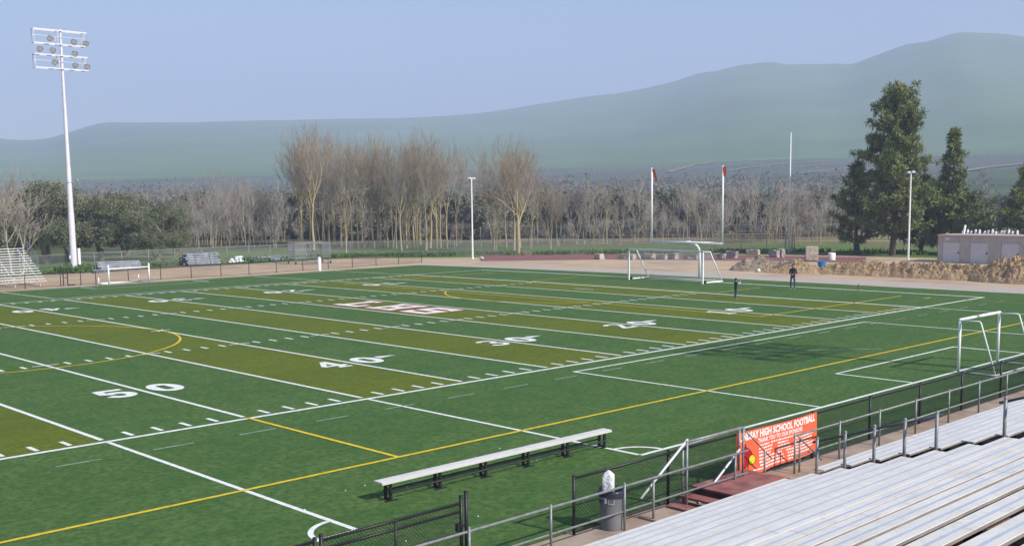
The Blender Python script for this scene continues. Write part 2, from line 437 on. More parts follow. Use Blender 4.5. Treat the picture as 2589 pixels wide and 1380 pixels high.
# ------------------------------------------------------------------ turf
tf = bpy.data.materials.new('turf'); tf.use_nodes = True
nt = tf.node_tree; B = nt.nodes['Principled BSDF']; B.inputs['Roughness'].default_value = .85; B.inputs['Specular IOR Level'].default_value = .08
geo = nd(nt, 'ShaderNodeNewGeometry'); P_ = geo.outputs['Position']
sp = nd(nt, 'ShaderNodeSeparateXYZ'); nt.links.new(P_, sp.inputs[0])
ax = math_(nt, 'ABSOLUTE', sp.outputs['X'])
k = math_(nt, 'MODULO', math_(nt, 'FLOOR', math_(nt, 'DIVIDE', ax, 4.572)), 2.0)
ins = math_(nt, 'MULTIPLY', math_(nt, 'LESS_THAN', ax, 45.72), math_(nt, 'MULTIPLY', math_(nt, 'GREATER_THAN', sp.outputs['Y'], 0.0), math_(nt, 'LESS_THAN', sp.outputs['Y'], 48.77)))
ol = math_(nt, 'MULTIPLY', k, ins)
fine = noise_(nt, P_, 5.0, 8, .78); mid = noise_(nt, P_, 1.1, 5); big = noise_(nt, P_, .13, 4)
mp = nd(nt, 'ShaderNodeMapping'); nt.links.new(P_, mp.inputs['Vector']); mp.inputs['Scale'].default_value = (.55, 3.2, 1); 
streak = noise_(nt, mp.outputs[0], 2.4, 5, .65)
gr = mixc(nt, ramp01(nt, fine, .36, .64), (.041,.090,.022), (.124,.200,.060))
og = mixc(nt, ramp01(nt, fine, .3, .7), (.068,.096,.008), (.160,.210,.028))
c = mixc(nt, ol, gr, og)
c = mixc(nt, math_(nt, 'MULTIPLY', ramp01(nt, mid, .35, .68), .5), c, mixc(nt, ol, (.036,.10,.024), (.092,.108,.012)))
c = mixc(nt, math_(nt, 'MULTIPLY', ramp01(nt, streak, .45, .72), .42), c, mixc(nt, ol, (.088,.148,.028), (.165,.17,.022)))
c = mixc(nt, math_(nt, 'MULTIPLY', ramp01(nt, big, .35, .7), .22), c, mixc(nt, ol, (.04,.125,.036), (.10,.13,.012)))
seam = math_(nt, 'LESS_THAN', math_(nt, 'ABSOLUTE', math_(nt, 'SUBTRACT', math_(nt, 'MODULO', math_(nt, 'ADD', sp.outputs['Y'], 100.0), 4.57), 2.2)), .035)
c = mixc(nt, math_(nt, 'MULTIPLY', seam, .22), c, (.10,.16,.06))
roll = math_(nt, 'MODULO', math_(nt, 'FLOOR', math_(nt, 'DIVIDE', math_(nt, 'ADD', sp.outputs['Y'], 102.4), 4.57)), 2.0)
c = mixc(nt, math_(nt, 'MULTIPLY', roll, .10), c, (.03,.075,.02))
wear = math_(nt, 'MULTIPLY', ramp01(nt, noise_(nt, P_, .35, 6, .7), .56, .72), .28)
c = mixc(nt, wear, c, mixc(nt, ol, (.075,.14,.055), (.15,.155,.045)))
nt.links.new(c, B.inputs['Base Color'])
bp_ = nd(nt, 'ShaderNodeBump'); bp_.inputs['Strength'].default_value = .55; bp_.inputs['Distance'].default_value = .03
nt.links.new(noise_(nt, P_, 16, 6, .75), bp_.inputs['Height']); nt.links.new(bp_.outputs['Normal'], B.inputs['Normal'])
turf = sheet('turf', [(-70,-15.35),(58.9,-15.35),(58.2,30),(57.4,61.9),(-70,61.9)], 2, 0, tf, 'striped green and olive artificial turf field', 0)
# painted markings: children of the turf
Wd = 48.768; HN = 16.256; HF = Wd-HN; Yd = .9144
L1, L2, L3 = .004, .008, .012
def mark(m, name, key, lab=None):
    o = m.build(name, M[key], turf)
    if lab: o['label'] = lab
    return o
for n_ in range(-5, 11):
    x = n_*4.572
    m = MB(); m.strip([(x, .22 if n_ < 10 else 0), (x, Wd-(.22 if n_ < 10 else 0))], .15 if n_ != 10 else .26, L1)
    mark(m, 'yard_line', 'field_white')
m = MB(); m.strip([(-60, -.09), (54.3, -.09)], .18, L1); m.strip([(54.42, -.18), (54.42, Wd)], .24, L1); m.strip([(-60, Wd+.09), (54.3, Wd+.09)], .16, L1)
mark(m, 'boundary_line', 'field_white')
m = MB()
for n_ in range(-5, 10):
    for j in range(0, 5):
        x = n_*4.572+j*Yd
        if j:
            for y in (HN, HF): m.strip([(x, y-.34), (x, y+.34)], .15, L1)
            m.strip([(x, .2), (x, .88)], .14, L1); m.strip([(x, Wd-.2), (x, Wd-.88)], .15, L1)
        else:
            for y in (HN, HF): m.strip([(x-.55, y), (x+.55, y)], .105, L2)
mark(m, 'hash_mark', 'field_white')
m = MB()
m.strip([(yx, Wd/2) for yx in (9.144-.55, 9.144+.55)], .12, L2); m.strip([(9.144-.3, Wd/2-.35), (9.144+.3, Wd/2+.35)], .12, L2)
m.strip([(45.72-2.74, Wd/2-.5), (45.72-2.74, Wd/2+1.4)], .14, L1)
mark(m, 'spot_mark', 'field_white')
def arc(cx, cy, rx, ry, a0, a1, n=14): return [(cx+rx*cos(radians(a0+(a1-a0)*k/n)), cy+ry*sin(radians(a0+(a1-a0)*k/n))) for k in range(n+1)]
def glyph(ch):                            # stroked slab digits in a 1.2 x 1.8 cell: list of (points, width)
    if ch == '0': return 'ring'
    if ch == '1': return [([(0,-.9),(0,.9)],.36), ([(-.42,-.79),(.42,-.79)],.22), ([(-.4,.62),(0,.8)],.24)]
    if ch == '2': return [(arc(0,.42,.43,.36,170,-35,14)+[(-.42,-.76)],.27), ([(-.55,-.77),(.56,-.77)],.28), ([(.5,-.9),(.5,-.45)],.16)]
    if ch == '3': return [(arc(0,.42,.38,.36,160,-80,14),.27), (arc(0,-.38,.44,.40,85,-165,16),.29), ([(-.12,.04),(.1,.04)],.2)]
    if ch == '4': return [([(.2,-.9),(.2,.9)],.34), ([(-.55,-.32),(.6,-.32)],.24), ([(.16,.82),(-.5,-.3)],.24), ([(-.12,-.8),(.52,-.8)],.2)]
    if ch == '5': return [([(-.40,.77),(.50,.77)],.32), ([(-.36,.88),(-.42,.0)],.32), (arc(0,-.3,.40,.44,150,-165,18),.38)]
def put_digit(m, ch, cx, cy, flip, zo):
    s = -1 if flip else 1
    g = glyph(ch)
    if g == 'ring':
        n = 36
        for k in range(n):
            a, b = 2*pi*k/n, 2*pi*(k+1)/n
            def pt(t, o): 
                if o: return (cx+s*.60*cos(t), cy+s*.92*sin(t))
                e = 5; return (cx+s*.185*math.copysign(abs(cos(t))**(2/e), cos(t)), cy+s*.50*math.copysign(abs(sin(t))**(2/e), sin(t)))
            m.flat([pt(a,1), pt(b,1), pt(b,0), pt(a,0)], zo)
        return
    for i, (pts, w) in enumerate(g):
        m.strip([(cx+s*p[0], cy+s*p[1]) for p in pts], w, zo+i*.0012, .5)
for n_, s in ((50,'50'),(40,'40'),(30,'30'),(20,'20'),(10,'10'),(-40,'40')):
    xn = (50-abs(n_))*Yd*(1 if n_ > 0 else -1)
    for far in (0, 1):
        m = MB(); yc = 7.34 if not far else Wd-7.34; sg = -1 if far else 1
        put_digit(m, s[0], xn-sg*.95, yc, far, L2); put_digit(m, s[1], xn+sg*.90, yc, far, L2)
        if abs(n_) != 50:
            q = 1 if n_ > 0 else -1; yy = yc+.32 if not far else yc-.32
            m.flat([(xn+q*1.66, yy+.26), (xn+q*1.66, yy-.26), (xn+q*2.68, yy)][::-q], L2)
        mark(m, 'yard_number', 'field_white', 'white painted number %s' % s)
# block letters between the 25 and 20 yard lines, read from midfield
def rects(ch):
    if ch == 'L': return [(.35,0,1.0,3.1),(0,2.55,1.4,3.1),(0,0,2.6,.55),(2.05,0,2.6,1.15)]
    if ch == 'H': return [(.3,0,.95,3.1),(1.75,0,2.4,3.1),(0,2.6,1.25,3.1),(1.45,2.6,2.7,3.1),(0,0,1.25,.5),(1.45,0,2.7,.5),(.5,1.3,2.2,1.8)]
    return [(0,2.45,2.5,3.1),(0,1.3,.65,3.1),(0,1.3,2.5,1.85),(1.85,0,2.5,1.85),(0,0,2.5,.62),(0,0,.5,1.0),(2.0,2.1,2.5,3.1)]
for col, gr_, zo in (('field_red', .16, .004), ('field_white', 0, .009)):
    m = MB(); off = 0
    for ch, wd in (('L',2.6),('H',2.7),('S',2.5)):
        for i, (x0,y0,x1,y1) in enumerate(rects(ch)):
            x0-=gr_; y0-=gr_; x1+=gr_; y1+=gr_
            f = lambda a, b: (23.7+b, 29.55-off-a)
            m.flat([f(x0,y0), f(x1,y0), f(x1,y1), f(x0,y1)], zo+i*.0006)
        off += wd+.85
    mark(m, 'field_lettering', col, ('white' if not gr_ else 'red outline of the')+' block letters LHS')
# white cross-field soccer pitches
def x_pitch(sx):
    m = MB(); q = lambda x, y: (sx*x, y)
    for yb, s in ((-12.12, 1), (60.9, -1)):
        m.strip([q(4.57, yb), q(46.6, yb)], .13, L1)
        m.strip([q(13.65, yb+s*.07), q(13.65, yb+s*10.8), q(36.5, yb+s*10.8), q(36.5, yb+s*.07)], .12, L1)
        m.strip([q(20.0, yb+s*.07), q(20.0, yb+s*3.1), q(30.12, yb+s*3.1), q(30.12, yb+s*.07)], .12, L1)
        m.strip([q(4.57, yb+s*.07), q(4.57, -.2 if s > 0 else Wd+.2)], .13, L1)
        m.strip(arc(sx*4.57, yb, .95*sx, .95*s, 4, 86), .12, L1, .3)
    m.strip([q(45.72, -12.05), q(45.72, -.2)], .12, L1); m.strip([q(45.72, Wd+.2), q(45.72, 60.8)], .12, L1)
    return m
for sx in (1, -1): mark(x_pitch(sx), 'white_soccer_line', 'field_white')
m = MB(); x = -12.1
while x < 54:
    m.strip([(x, -2.04), (x+1.22, -2.04)], .05, L1); x += 2.66
m.strip([(22.5, -2.9), (27.5, -7.0)], .05, L1)
mark(m, 'faint_dashed_line', 'field_white_thin')
# yellow full-size soccer pitch
m = MB()
m.strip([(-50, -7.66), (51.98, -7.66)], .13, L3); m.strip([(0, -.02), (0, -7.6)], .13, L3)
m.strip(arc(0, Wd/2, 9.14, 9.14, -180, 180, 90), .12, L3, 2)
m.strip([(52.0, 4.35), (35.2, 4.35), (35.2, 44.5), (52.0, 44.5)], .125, L3)
m.strip([(52.0, 15.4), (46.45, 15.4), (46.45, 33.7), (52.0, 33.7)], .12, L3)
m.strip(arc(41.0, Wd/2, 9.15, 9.15, 129, 231, 24), .12, L3, 2)
m.strip([(51.2, 2.4), (52.1, 2.4)], .14, L3)
mark(m, 'yellow_soccer_line', 'field_yellow')
m = MB(); m.strip([(51.98, -7.6), (51.98, 56.4), (-60, 56.4)], .12, L2)
mark(m, 'faded_yellow_line', 'field_yellow_faded')
# concrete walkway and bare ground by the stands
o = sheet('walkway', [(-30,-17.2),(70,-17.2),(70,-15.42),(-30,-15.42)], 2, .012, M['concrete'], 'worn tan concrete walkway between the stand and the fence')
# ------------------------------------------------------------------ fences
def chain(m, a, b, z0, z1, pitch, w):       # diamond mesh of straight wires between ground points a and b
    a = V((a[0], a[1])); b = V((b[0], b[1])); L = (b-a).length; t = (b-a)/L; h = z1-z0; nn = V((-t.y, t.x))*.002
    def P(s, z, o=0):
        p = a+t*s+nn*o; return V((p.x, p.y, crown(p.x, p.y)+z))
    s = -h
    while s < L:
        for sg in (1, -1):
            s0, s1 = s, s+h; za, zb = (z0, z1) if sg > 0 else (z1, z0)
            f0 = max(0, -s0/h); f1 = min(1, (L-s0)/h)
            if f1-f0 > .02:
                m.path([P(s0+h*f0, za+(zb-za)*f0, sg), P(s0+h*f1, za+(zb-za)*f1, sg)], w, 3, False)
        s += pitch
def fence(name, pts, H, label, mm, wire, pr, pitch, ww, sp=None, z0=.03, rail=True, group=None, bottom=False, skip=()):
    root = thing(name, label, 'fence', (pts[0][0], pts[0][1], crown(*pts[0][:2])), group)
    posts = []
    for k in range(len(pts)-1):
        a, b = V(pts[k]), V(pts[k+1]); L = (b-a).length
        n = max(1, round(L/sp)) if sp else 1
        posts += [a.lerp(b, j/n) for j in range(n)]
    posts.append(V(pts[-1]))
    for i, p in enumerate(posts):
        if i in skip: continue
        z = crown(p.x, p.y); m = MB(); m.tube((p.x, p.y, z-.02), (p.x, p.y, z+H+.03), pr, n=8); m.ball((p.x, p.y, z+H+.03), pr*1.25, 8, (1,1,.6))
        m.build('post', mm, root, True)
    if rail:
        m = MB(); m.path([(p.x, p.y, crown(p.x, p.y)+H-.02) for p in posts], pr*.85, 8)
        if bottom: m.path([(p.x, p.y, crown(p.x, p.y)+.06) for p in posts], pr*.4, 5)
        m.build('top_rail', mm, root, True)
    m = MB()
    for k in range(len(pts)-1): chain(m, pts[k], pts[k+1], z0, H-.03, pitch, ww)
    c = m.build('chain_link', wire, root); 
    return root
FY = -15.55
fence('chain_link_fence', [(-1.72,FY),(1.33,FY),(4.32,FY),(7.3,FY),(10.29,FY),(13.28,FY),(16.11,FY),(19.08,FY),(22.1,FY),(25.1,FY),(28.1,FY),(31.1,FY),(34,FY)], 1.19,
      'black chain-link fence along the walkway, carrying the orange banner', M['black_metal'], M['black_wire'], .034, .085, .0042, bottom=True)
# gate leaf beside the gap
gt = thing('gate', 'black chain-link gate leaf with three rails standing left of the gap', 'gate', (-7.74, FY, 0))
for x, h in ((-7.74,1.36),(-4.72,1.40),(-4.60,1.46)):
    m = MB(); m.tube((x,FY,0),(x,FY,h),.036,n=8); m.ball((x,FY,h),.045,8,(1,1,.7)); m.build('post', M['black_metal'], gt, True)
m = MB()
for z in (1.27,1.12,.72,.10): m.tube((-7.7,FY,z),(-4.76,FY,z),.026,n=8)
m.tube((-6.22,FY,.1),(-6.22,FY,1.27),.024,n=8); m.build('gate_frame', M['black_metal'], gt, True)
m = MB(); chain(m, (-7.7,FY), (-4.75,FY), .1, 1.3, .075, .0042)
for k in range(52): 
    x = -7.68+k*.057; m.tube((x,FY,1.27),(x+.012,FY,1.33),.004,n=3)
m.build('chain_link', M['black_wire'], gt)
m = MB(); m.tube((-4.78,FY,.86),(-4.66,FY-.06,.86),.018,n=6); m.bb(-4.84,-4.78,FY-.03,FY+.03,.76,.92); m.build('latch', M['black_metal'], gt)
fence('chain_link_fence', [(-30,FY),(-25.6,FY),(-21.2,FY),(-16.7,FY),(-12.2,FY),(-7.86,FY)], 1.3, 'black chain-link fence section on the hinge side of the gate', M['black_metal'], M['black_wire'], .034, .085, .0042)
# ------------------------------------------------------------------ team bench on the turf
bn = thing('team_bench', 'long white aluminium team bench on black steel legs standing on the turf', 'bench', (-2.9,-10.75,0))
bx0, bx1, by0, by1 = -3.0, 4.80, -10.92, -10.60
m = MB()
prof = [(by0,.41),(by0,.455),(by0+.06,.47),(by0+.13,.47),(by0+.15,.462),(by0+.17,.47),(by1,.47),(by1,.435),(by0+.02,.435),(by0+.02,.41)]
m.prism(prof, lambda a, b: (bx0, a, b), (bx1-bx0, 0, 0)); m.build('seat', M['bench_seat'], bn)
for k in range(6):
    x = -2.72+k*1.46
    for y in (-10.84, -10.66):
        m = MB(); m.bb(x-.035, x+.035, y-.022, y+.022, .025, .434); m.build('leg', M['black_metal'], bn)
    for yy in (-10.86, -10.64):
        m = MB(); m.bb(x-.17, x+.17, yy-.04, yy+.04, .0, .02); m.build('foot_plate', M['black_metal'], bn)
    m = MB(); m.bb(x-.03, x+.03, -10.82, -10.68, .021, .06); m.build('foot_bar', M['black_metal'], bn)
    m = MB(); m.bb(x-.034,x+.034,-10.88,-10.62,.40,.4335); m.build('seat_bracket', M['black_metal'], bn)
for y in (-10.90, -10.61):
    m = MB(); m.tube((-2.75,y,.20),(4.6,y,.20),.019,n=8); m.build('stretcher', M['steel_frame'], bn, True)
# ------------------------------------------------------------------ grandstand
def planks(m, xa, xb, y, z, d, seed, th=.045, groove=True, lens=5.4):
    r = random.Random(seed); x = xa
    first = True
    while x < xb-.01:
        e = min(xb, x+(r.uniform(1.5, lens) if first and xb-xa > 8 else lens)); first = False
        if xb-e < .8: e = xb
        if groove:
            q = [(y,z-th),(y,z-.004),(y-.005,z),(y-d*.42,z),(y-d*.44,z-.003),(y-d*.60,z-.003),(y-d*.62,z),(y-d+.005,z),(y-d,z-.005),(y-d,z-th),(y-d+.012,z-th),(y-d+.012,z-.02),(y-.012,z-.02),(y-.012,z-th)]
            i = len(m.v); n = len(q); x1 = e-.006
            m.v += [(x+.003,a,b) for a, b in q]+[(x1,a,b) for a, b in q]
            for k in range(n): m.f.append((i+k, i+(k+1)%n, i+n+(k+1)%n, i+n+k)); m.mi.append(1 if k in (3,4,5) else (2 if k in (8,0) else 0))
            m.f.append(tuple(i+k for k in reversed(range(n)))); m.mi.append(0); m.f.append(tuple(i+n+k for k in range(n))); m.mi.append(0)
        else: m.prism([(y,z-th),(y,z),(y-d,z),(y-d,z-th)][::-1], lambda a, b, x=x: (x+.003, a, b), (e-x-.006, 0, 0))
        x = e
NR = 19; Y0, Z0, RUN, RISE = -16.96, .40, .69, .24
def stand(xa, xb, label, seed):
    root = thing('grandstand', label, 'bleachers', (xa, Y0, 0))
    for k in range(NR):
        y, z = Y0-RUN*k, Z0+RISE*k
        m = MB(); planks(m, xa, xb, y, z, .27, seed*100+k); m.build('seat_plank', [M['alu'], M['alu_strip'], M['alu_edge']], root)
        if k:
            m = MB(); planks(m, xa+.1, xb-.1, y+.36, z-.40, .30, seed*50+k, .04, False); m.build('footboard', M['brown_board'], root)
    x = xa+.45; 
    while x < xb:
        m = MB()
        m.prism([(Y0-.02,0),(Y0-.02,Z0-.16),(Y0-RUN*NR,Z0-.16+RISE*NR),(Y0-RUN*NR,Z0-.36+RISE*NR),(Y0-.3,0)], lambda a, b, x=x: (x, a, b), (.07, 0, 0))
        for k in range(NR): 
            y, z = Y0-RUN*k, Z0+RISE*k
            m.bb(x, x+.07, y-.24, y-.05, z-.40, z-.046)
        for k in range(3, NR, 5):
            y, z = Y0-RUN*k, Z0+RISE*k; m.bb(x-.01, x+.08, y-.2, y-.12, 0, z-.31)
        m.build('support_frame', M['steel_frame'], root); x += 1.83
    return root
stand(-34, 3.75, 'long aluminium plank grandstand section nearest the camera, before the aisle', 1)
stand(5.0, 42, 'aluminium plank grandstand section beyond the aisle handrail', 2)
# aisle handrails
def aisle_rail(k0, k1, label):
    x = 4.42; root = thing('handrail', label, 'handrail', (x, Y0-RUN*k0-.42, 0), 'handrails up the stand aisle')
    for k in range(k0, k1):
        y = Y0-.42-RUN*k; zb = RISE*k+.02; zt = 1.27+RISE*k
        m = MB(); m.tube((x,y,zb),(x,y,zt),.035,n=10); m.ball((x,y,zt),.042,8); m.build('post', M['galv'], root, True)
    m = MB(); sl = RISE/RUN
    ya, yb = Y0-.42-RUN*k0+.14, Y0-.42-RUN*(k1-1)-.10
    f = lambda y: 1.20+RISE*k0+(Y0-.42-RUN*k0-y)*sl
    m.tube((x+.05,ya,f(ya)),(x+.05,yb,f(yb)),.027,n=8); m.build('rail', M['rail_blue'], root, True)
aisle_rail(0, 5, 'lower aisle handrail of five posts with a dark blue-grey top pipe')
aisle_rail(6, 11, 'upper aisle handrail further up the stand, cut by the right edge')
# front railings
def pipe_rail(name, label, y, posts, top, mid, x0, x1, mm=None, r=.025, extra=None):
    mm = mm or M['galv']
    root = thing(name, label, 'railing', (x0, y, 0))
    for x, zt in posts:
        m = MB(); m.tube((x,y,0),(x,y,zt),.026,n=8); m.ball((x,y,zt),.03,8,(1,1,.6)); m.build('post', mm, root, True)
    m = MB(); m.tube((x0,y+.03,top),(x1,y+.03,top),r,n=8); m.build('top_rail', mm, root, True)
    m = MB(); m.tube((x0,y+.03,mid),(x1,y+.03,mid),r*.8,n=8); m.build('mid_rail', mm, root, True)
    return root
RY = -16.1
rl = pipe_rail('railing', 'grey pipe railing in front of the near stand, running to the red landing', RY,
          [(-22+2.05*k,.96) for k in range(7)]+[(-7.1,.96),(-5.02,1.0),(-2.95,.98),(-.80,.99),(.13,.84),(3.08,.90)], .92, .40, -24, 3.62)
pipe_rail('railing', 'grey pipe railing in front of the far stand section, beyond the banner', RY,
          [(5.58,.97),(5.8,.82)]+[(7.7+2.1*k,1.0) for k in range(13)], .94, .43, 5.58, 34)
# red landing and its stair rails
ld = thing('landing', 'red-brown painted wooden landing with steps in front of the stand', 'landing', (2,-16.3,0))
m = MB(); 
for k in range(6):
    y = -16.92+k*.205; m.bb(1.97,4.06,y,y+.2,.30,.34)
m.build('deck', M['red_wood'], ld)
M['void_shade_red'] = mat('void_shade_red', (.07,.03,.027), .8, .2, 3)  # shade of the open space under the deck, put into the colour
for x in (2.0,3.97):
    m = MB(); m.bb(x,x+.06,-16.9,-15.72,0,.295); m.build('void_shade_board', M['void_shade_red'], ld)  # dark boards that stand in for the shaded void below the deck
for x, z in ((1.48,.22),(1.0,.10)):
    m = MB(); m.bb(x,x+.34,-16.9,-15.76,z-.045,z); m.bb(x+.02,x+.07,-16.85,-16.78,0,z-.046); m.bb(x+.02,x+.07,-15.85,-15.79,0,z-.046); m.build('step', M['red_wood'], ld)
m = MB(); m.bb(.05,.95,-16.75,-15.75,.012,.06); m.build('ramp_pad', M['concrete'], ld)
hr = thing('stair_railing', 'tall pipe stair railing with sloping white pipes around the red landing', 'railing', (1.35,-16.1,0))
def pst(x,y,z0,z1):
    m = MB(); m.tube((x,y,z0),(x,y,z1),.027,n=8); m.build('post', M['galv'], hr, True)
for q in ((1.35,RY+.06,0,1.50),(3.47,RY+.06,.34,1.49),(1.65,-15.70,.2,1.30),(3.84,-15.68,.34,1.35),(4.37,RY+.06,.0,.76)): pst(*q)
def slope(a, b, mm, r=.024):
    m = MB(); m.tube(a, b, r, n=8); m.build('handrail', mm, hr, True)
slope((1.35,RY+.07,1.48),(3.47,RY+.07,1.475),M['galv'],.03); slope((1.62,-15.70,1.29),(3.84,-15.68,1.34),M['galv'])
slope((1.42,RY+.10,1.52),(-.16,RY+.10,.53),M['pole_white'],.027); slope((3.80,-15.72,.86),(1.82,RY+.08,.03),M['pole_white'],.026)
slope((3.43,RY+.09,1.50),(4.72,RY+.09,.52),M['galv_dark'],.016); slope((5.6,RY-.06,.96),(6.74,RY-.06,.16),M['galv_dark'],.018)
# ------------------------------------------------------------------ banner
bnr = thing('banner', 'orange vinyl banner with white lettering and a red bird-head emblem, tied to the fence', 'banner', (3.82, FY-.045, .1))
BX0, BX1, BZ0, BZ1, BYv = 3.80, 7.42, .12, 1.21, FY-.05
m = MB(); nx, nz = 60, 18
def by(s, t): return BYv - .016*sin(s*9+t*2) - .012*sin(s*23+1)*(1-t) - .01
def bz(s, t): 
    lo = BZ0 + .10*(abs(s-.3)**1.5) + .012*sin(s*15); hi = BZ1 - .018*sin(s*pi)
    return lo+(hi-lo)*t
for k in range(nx+1):
    for j in range(nz+1):
        s, t = k/nx, j/nz; m.v.append((BX0+(BX1-BX0)*s+.02*sin(t*3)*(1 if k == nx else 0), by(s,t), bz(s,t)))
for k in range(nx):
    for j in range(nz):
        a = k*(nz+1)+j; m.f.append((a, a+nz+1, a+nz+2, a+1)); m.mi.append(0)
bs = m.build('banner_sheet', M['orange'], bnr, True)
def text_mesh(txt, size, bold, slant=0.0):
    cu = bpy.data.curves.new('t', 'FONT'); cu.body = txt; cu.size = size; cu.offset = bold; cu.shear = slant; cu.resolution_u = 3
    ob = bpy.data.objects.new('t', cu); COL.objects.link(ob); dg = bpy.context.evaluated_depsgraph_get()
    me = bpy.data.meshes.new_from_object(ob.evaluated_get(dg)); v = [tuple(p.co) for p in me.vertices]; f = [tuple(p.vertices) for p in me.polygons]
    bpy.data.objects.remove(ob); bpy.data.curves.remove(cu); bpy.data.meshes.remove(me); return v, f
def on_banner(m, v, f, s0, s1, t0, t1, off=.004, mi=0):
    xs = [p[0] for p in v]; ys = [p[1] for p in v]; x0, x1, y0, y1 = min(xs), max(xs), min(ys), max(ys); i = len(m.v)
    for p in v:
        s = s0+(s1-s0)*(p[0]-x0)/(x1-x0); t = t0+(t1-t0)*(p[1]-y0)/max(1e-6, y1-y0)
        m.v.append((BX0+(BX1-BX0)*s, by(s,t)-off, bz(s,t)))
    for q in f: m.f.append(tuple(i+k for k in q)); m.mi.append(mi)
m = MB()
v, f = text_mesh('LINDSAY HIGH SCHOOL FOOTBALL', 1, .05); on_banner(m, v, f, .035, .975, .79, .97)
v, f = text_mesh('THANK YOU TO OUR SPONSORS', 1, .035); on_banner(m, v, f, .26, .80, .66, .765)
m.build('lettering', M['banner_white'], bnr)
# rows of small sponsor lettering: too small to read in the photograph, built as broken dashes
m = MB(); rr_ = random.Random(8)
def small(s0, s1, t, h=.045):
    s = s0
    while s < s1:
        w = min(rr_.uniform(.010,.045), s1-s); q = [(0,0),(1,0),(1,1),(0,1)]
        v = [(a, b, 0) for a, b in q]; on_banner(m, v, [(0,1,2,3)], s, s+w, t, t+h*rr_.uniform(.8,1)); s += w+.006
for t, a, b in ((.585,.27,.40),(.585,.42,.78),(.51,.27,.44),(.51,.50,.62),(.51,.70,.95),(.435,.27,.44),(.435,.50,.64),(.435,.72,.93),(.36,.27,.42),(.36,.50,.66),(.36,.72,.93),(.285,.27,.55),(.285,.60,.95),(.21,.27,.57),(.21,.62,.94),(.135,.28,.58),(.135,.62,.9),(.06,.2,.6),(.06,.63,.86)): small(a, b, t, .040)
m.build('small_lettering', M['banner_white'], bnr)
m = MB()
def patch(pts, off, mi): 
    xs = [p[0] for p in pts]; ts = [p[1] for p in pts]
    on_banner(m, [(a, b, 0) for a, b in pts], [tuple(range(len(pts)))], min(xs), max(xs), min(ts), max(ts), off, mi)
crest = [(.098,.10),(.125,.20),(.150,.26),(.178,.30),(.190,.40),(.178,.50),(.150,.575),(.118,.635),(.108,.72),(.095,.60),(.088,.45),(.088,.28)]
patch([(.134+(a-.134)*1.13, .41+(b-.41)*1.07) for a, b in crest], .004, 2); patch(crest, .008, 0)
beak = [(.182+.036*cos(2*pi*k/18), .33+.105*sin(2*pi*k/18)) for k in range(18)]
patch([(.182+(a-.182)*1.18, .33+(b-.33)*1.14) for a, b in beak], .011, 2); patch(beak, .014, 1)
m.build('emblem', [M['emblem_red'], M['emblem_yellow'], M['emblem_black']], bnr)
# ------------------------------------------------------------------ bin and wrapped post
tb = thing('rubbish_bin', 'round grey plastic rubbish bin with a dark liner, under the pipe railing', 'bin', (-.88,-15.82,.012))
bc = (-.88,-15.82,.012)
m = MB(); m.lathe([(.215,0),(.222,.02),(.234,.35),(.250,.74),(.260,.76),(.260,.82),(.247,.82),(.215,.1),(.01,.1)], bc, 28, True, False); b_ = m.build('body', M['bin_grey'], tb); smooth_angle(b_)
for sx in (-1, 1):
    m = MB()
    m.bb(bc[0]+sx*.275-.035, bc[0]+sx*.275+.035, bc[1]-.07, bc[1]+.07, .68, .71); m.bb(bc[0]+sx*.275-.035, bc[0]+sx*.275+.035, bc[1]-.085, bc[1]-.06, .60, .71); m.bb(bc[0]+sx*.275-.035, bc[0]+sx*.275+.035, bc[1]+.06, bc[1]+.085, .60, .71)
    m.build('handle', M['bin_grey'], tb)
m = MB()
rl_ = random.Random(3); w_ = [rl_.uniform(-.03,.03) for _ in range(28)]
i0 = 0
for r_, z_ in ((.272,.70),(.277,.79),(.265,.845),(.24,.83),(.21,.6),(.02,.35)):
    for j in range(28):
        a = 2*pi*j/28; wz = w_[j]*(1 if z_ < .7 else .5); m.v.append((bc[0]+r_*cos(a), bc[1]+r_*sin(a), z_+wz))
for k in range(5):
    for j in range(28):
        a = k*28+j; b = k*28+(j+1) % 28; m.f.append((a,b,b+28,a+28)); m.mi.append(0)
m.build('bin_liner', M['bin_liner'], tb, True)
# label plate on the bin (a square moulded grip)
m = MB()
for a0, a1, z0, z1 in ((205,235,.57,.60),(205,235,.69,.72),(205,210,.60,.69),(230,235,.60,.69)):
    for k in range(4):
        t0, t1 = radians(a0+(a1-a0)*k/4), radians(a0+(a1-a0)*(k+1)/4)
        r = .256; m.face([(bc[0]+r*cos(t0),bc[1]+r*sin(t0),z0),(bc[0]+r*cos(t1),bc[1]+r*sin(t1),z0),(bc[0]+r*cos(t1),bc[1]+r*sin(t1),z1),(bc[0]+r*cos(t0),bc[1]+r*sin(t0),z1)])
m.build('moulded_grip', mat('pale_grey_plastic', (.33,.34,.36), .5), tb)
m = MB(); r5 = random.Random(11); ns = 32; lv = [.37,.45,.52,.6,.68,.76,.85,.97,1.12,1.18,1.23]
px, py = -.945, -15.79
for k, z in enumerate(lv):
    for j in range(ns):
        a = 2*pi*(j+.5)/ns+pi/4; e = 7 if k < 9 else 5
        rr0 = .112/((abs(cos(a-pi/4+.3))**e+abs(sin(a-pi/4+.3))**e)**(1/e))
        rr0 *= (1+r5.uniform(-.025,.025)) if k < 9 else (.62 if k == 9 else .12)
        m.v.append((px+rr0*cos(a), py+rr0*sin(a), z+r5.uniform(-.02,.02)*(0 if k == 0 else 1)))
for k in range(len(lv)-1):
    for j in range(ns):
        a = k*ns+j; b = k*ns+(j+1) % ns; m.f.append((a,b,b+ns,a+ns)); m.mi.append(0)
m.f.append(tuple((len(lv)-1)*ns+j for j in range(ns))); m.mi.append(0)
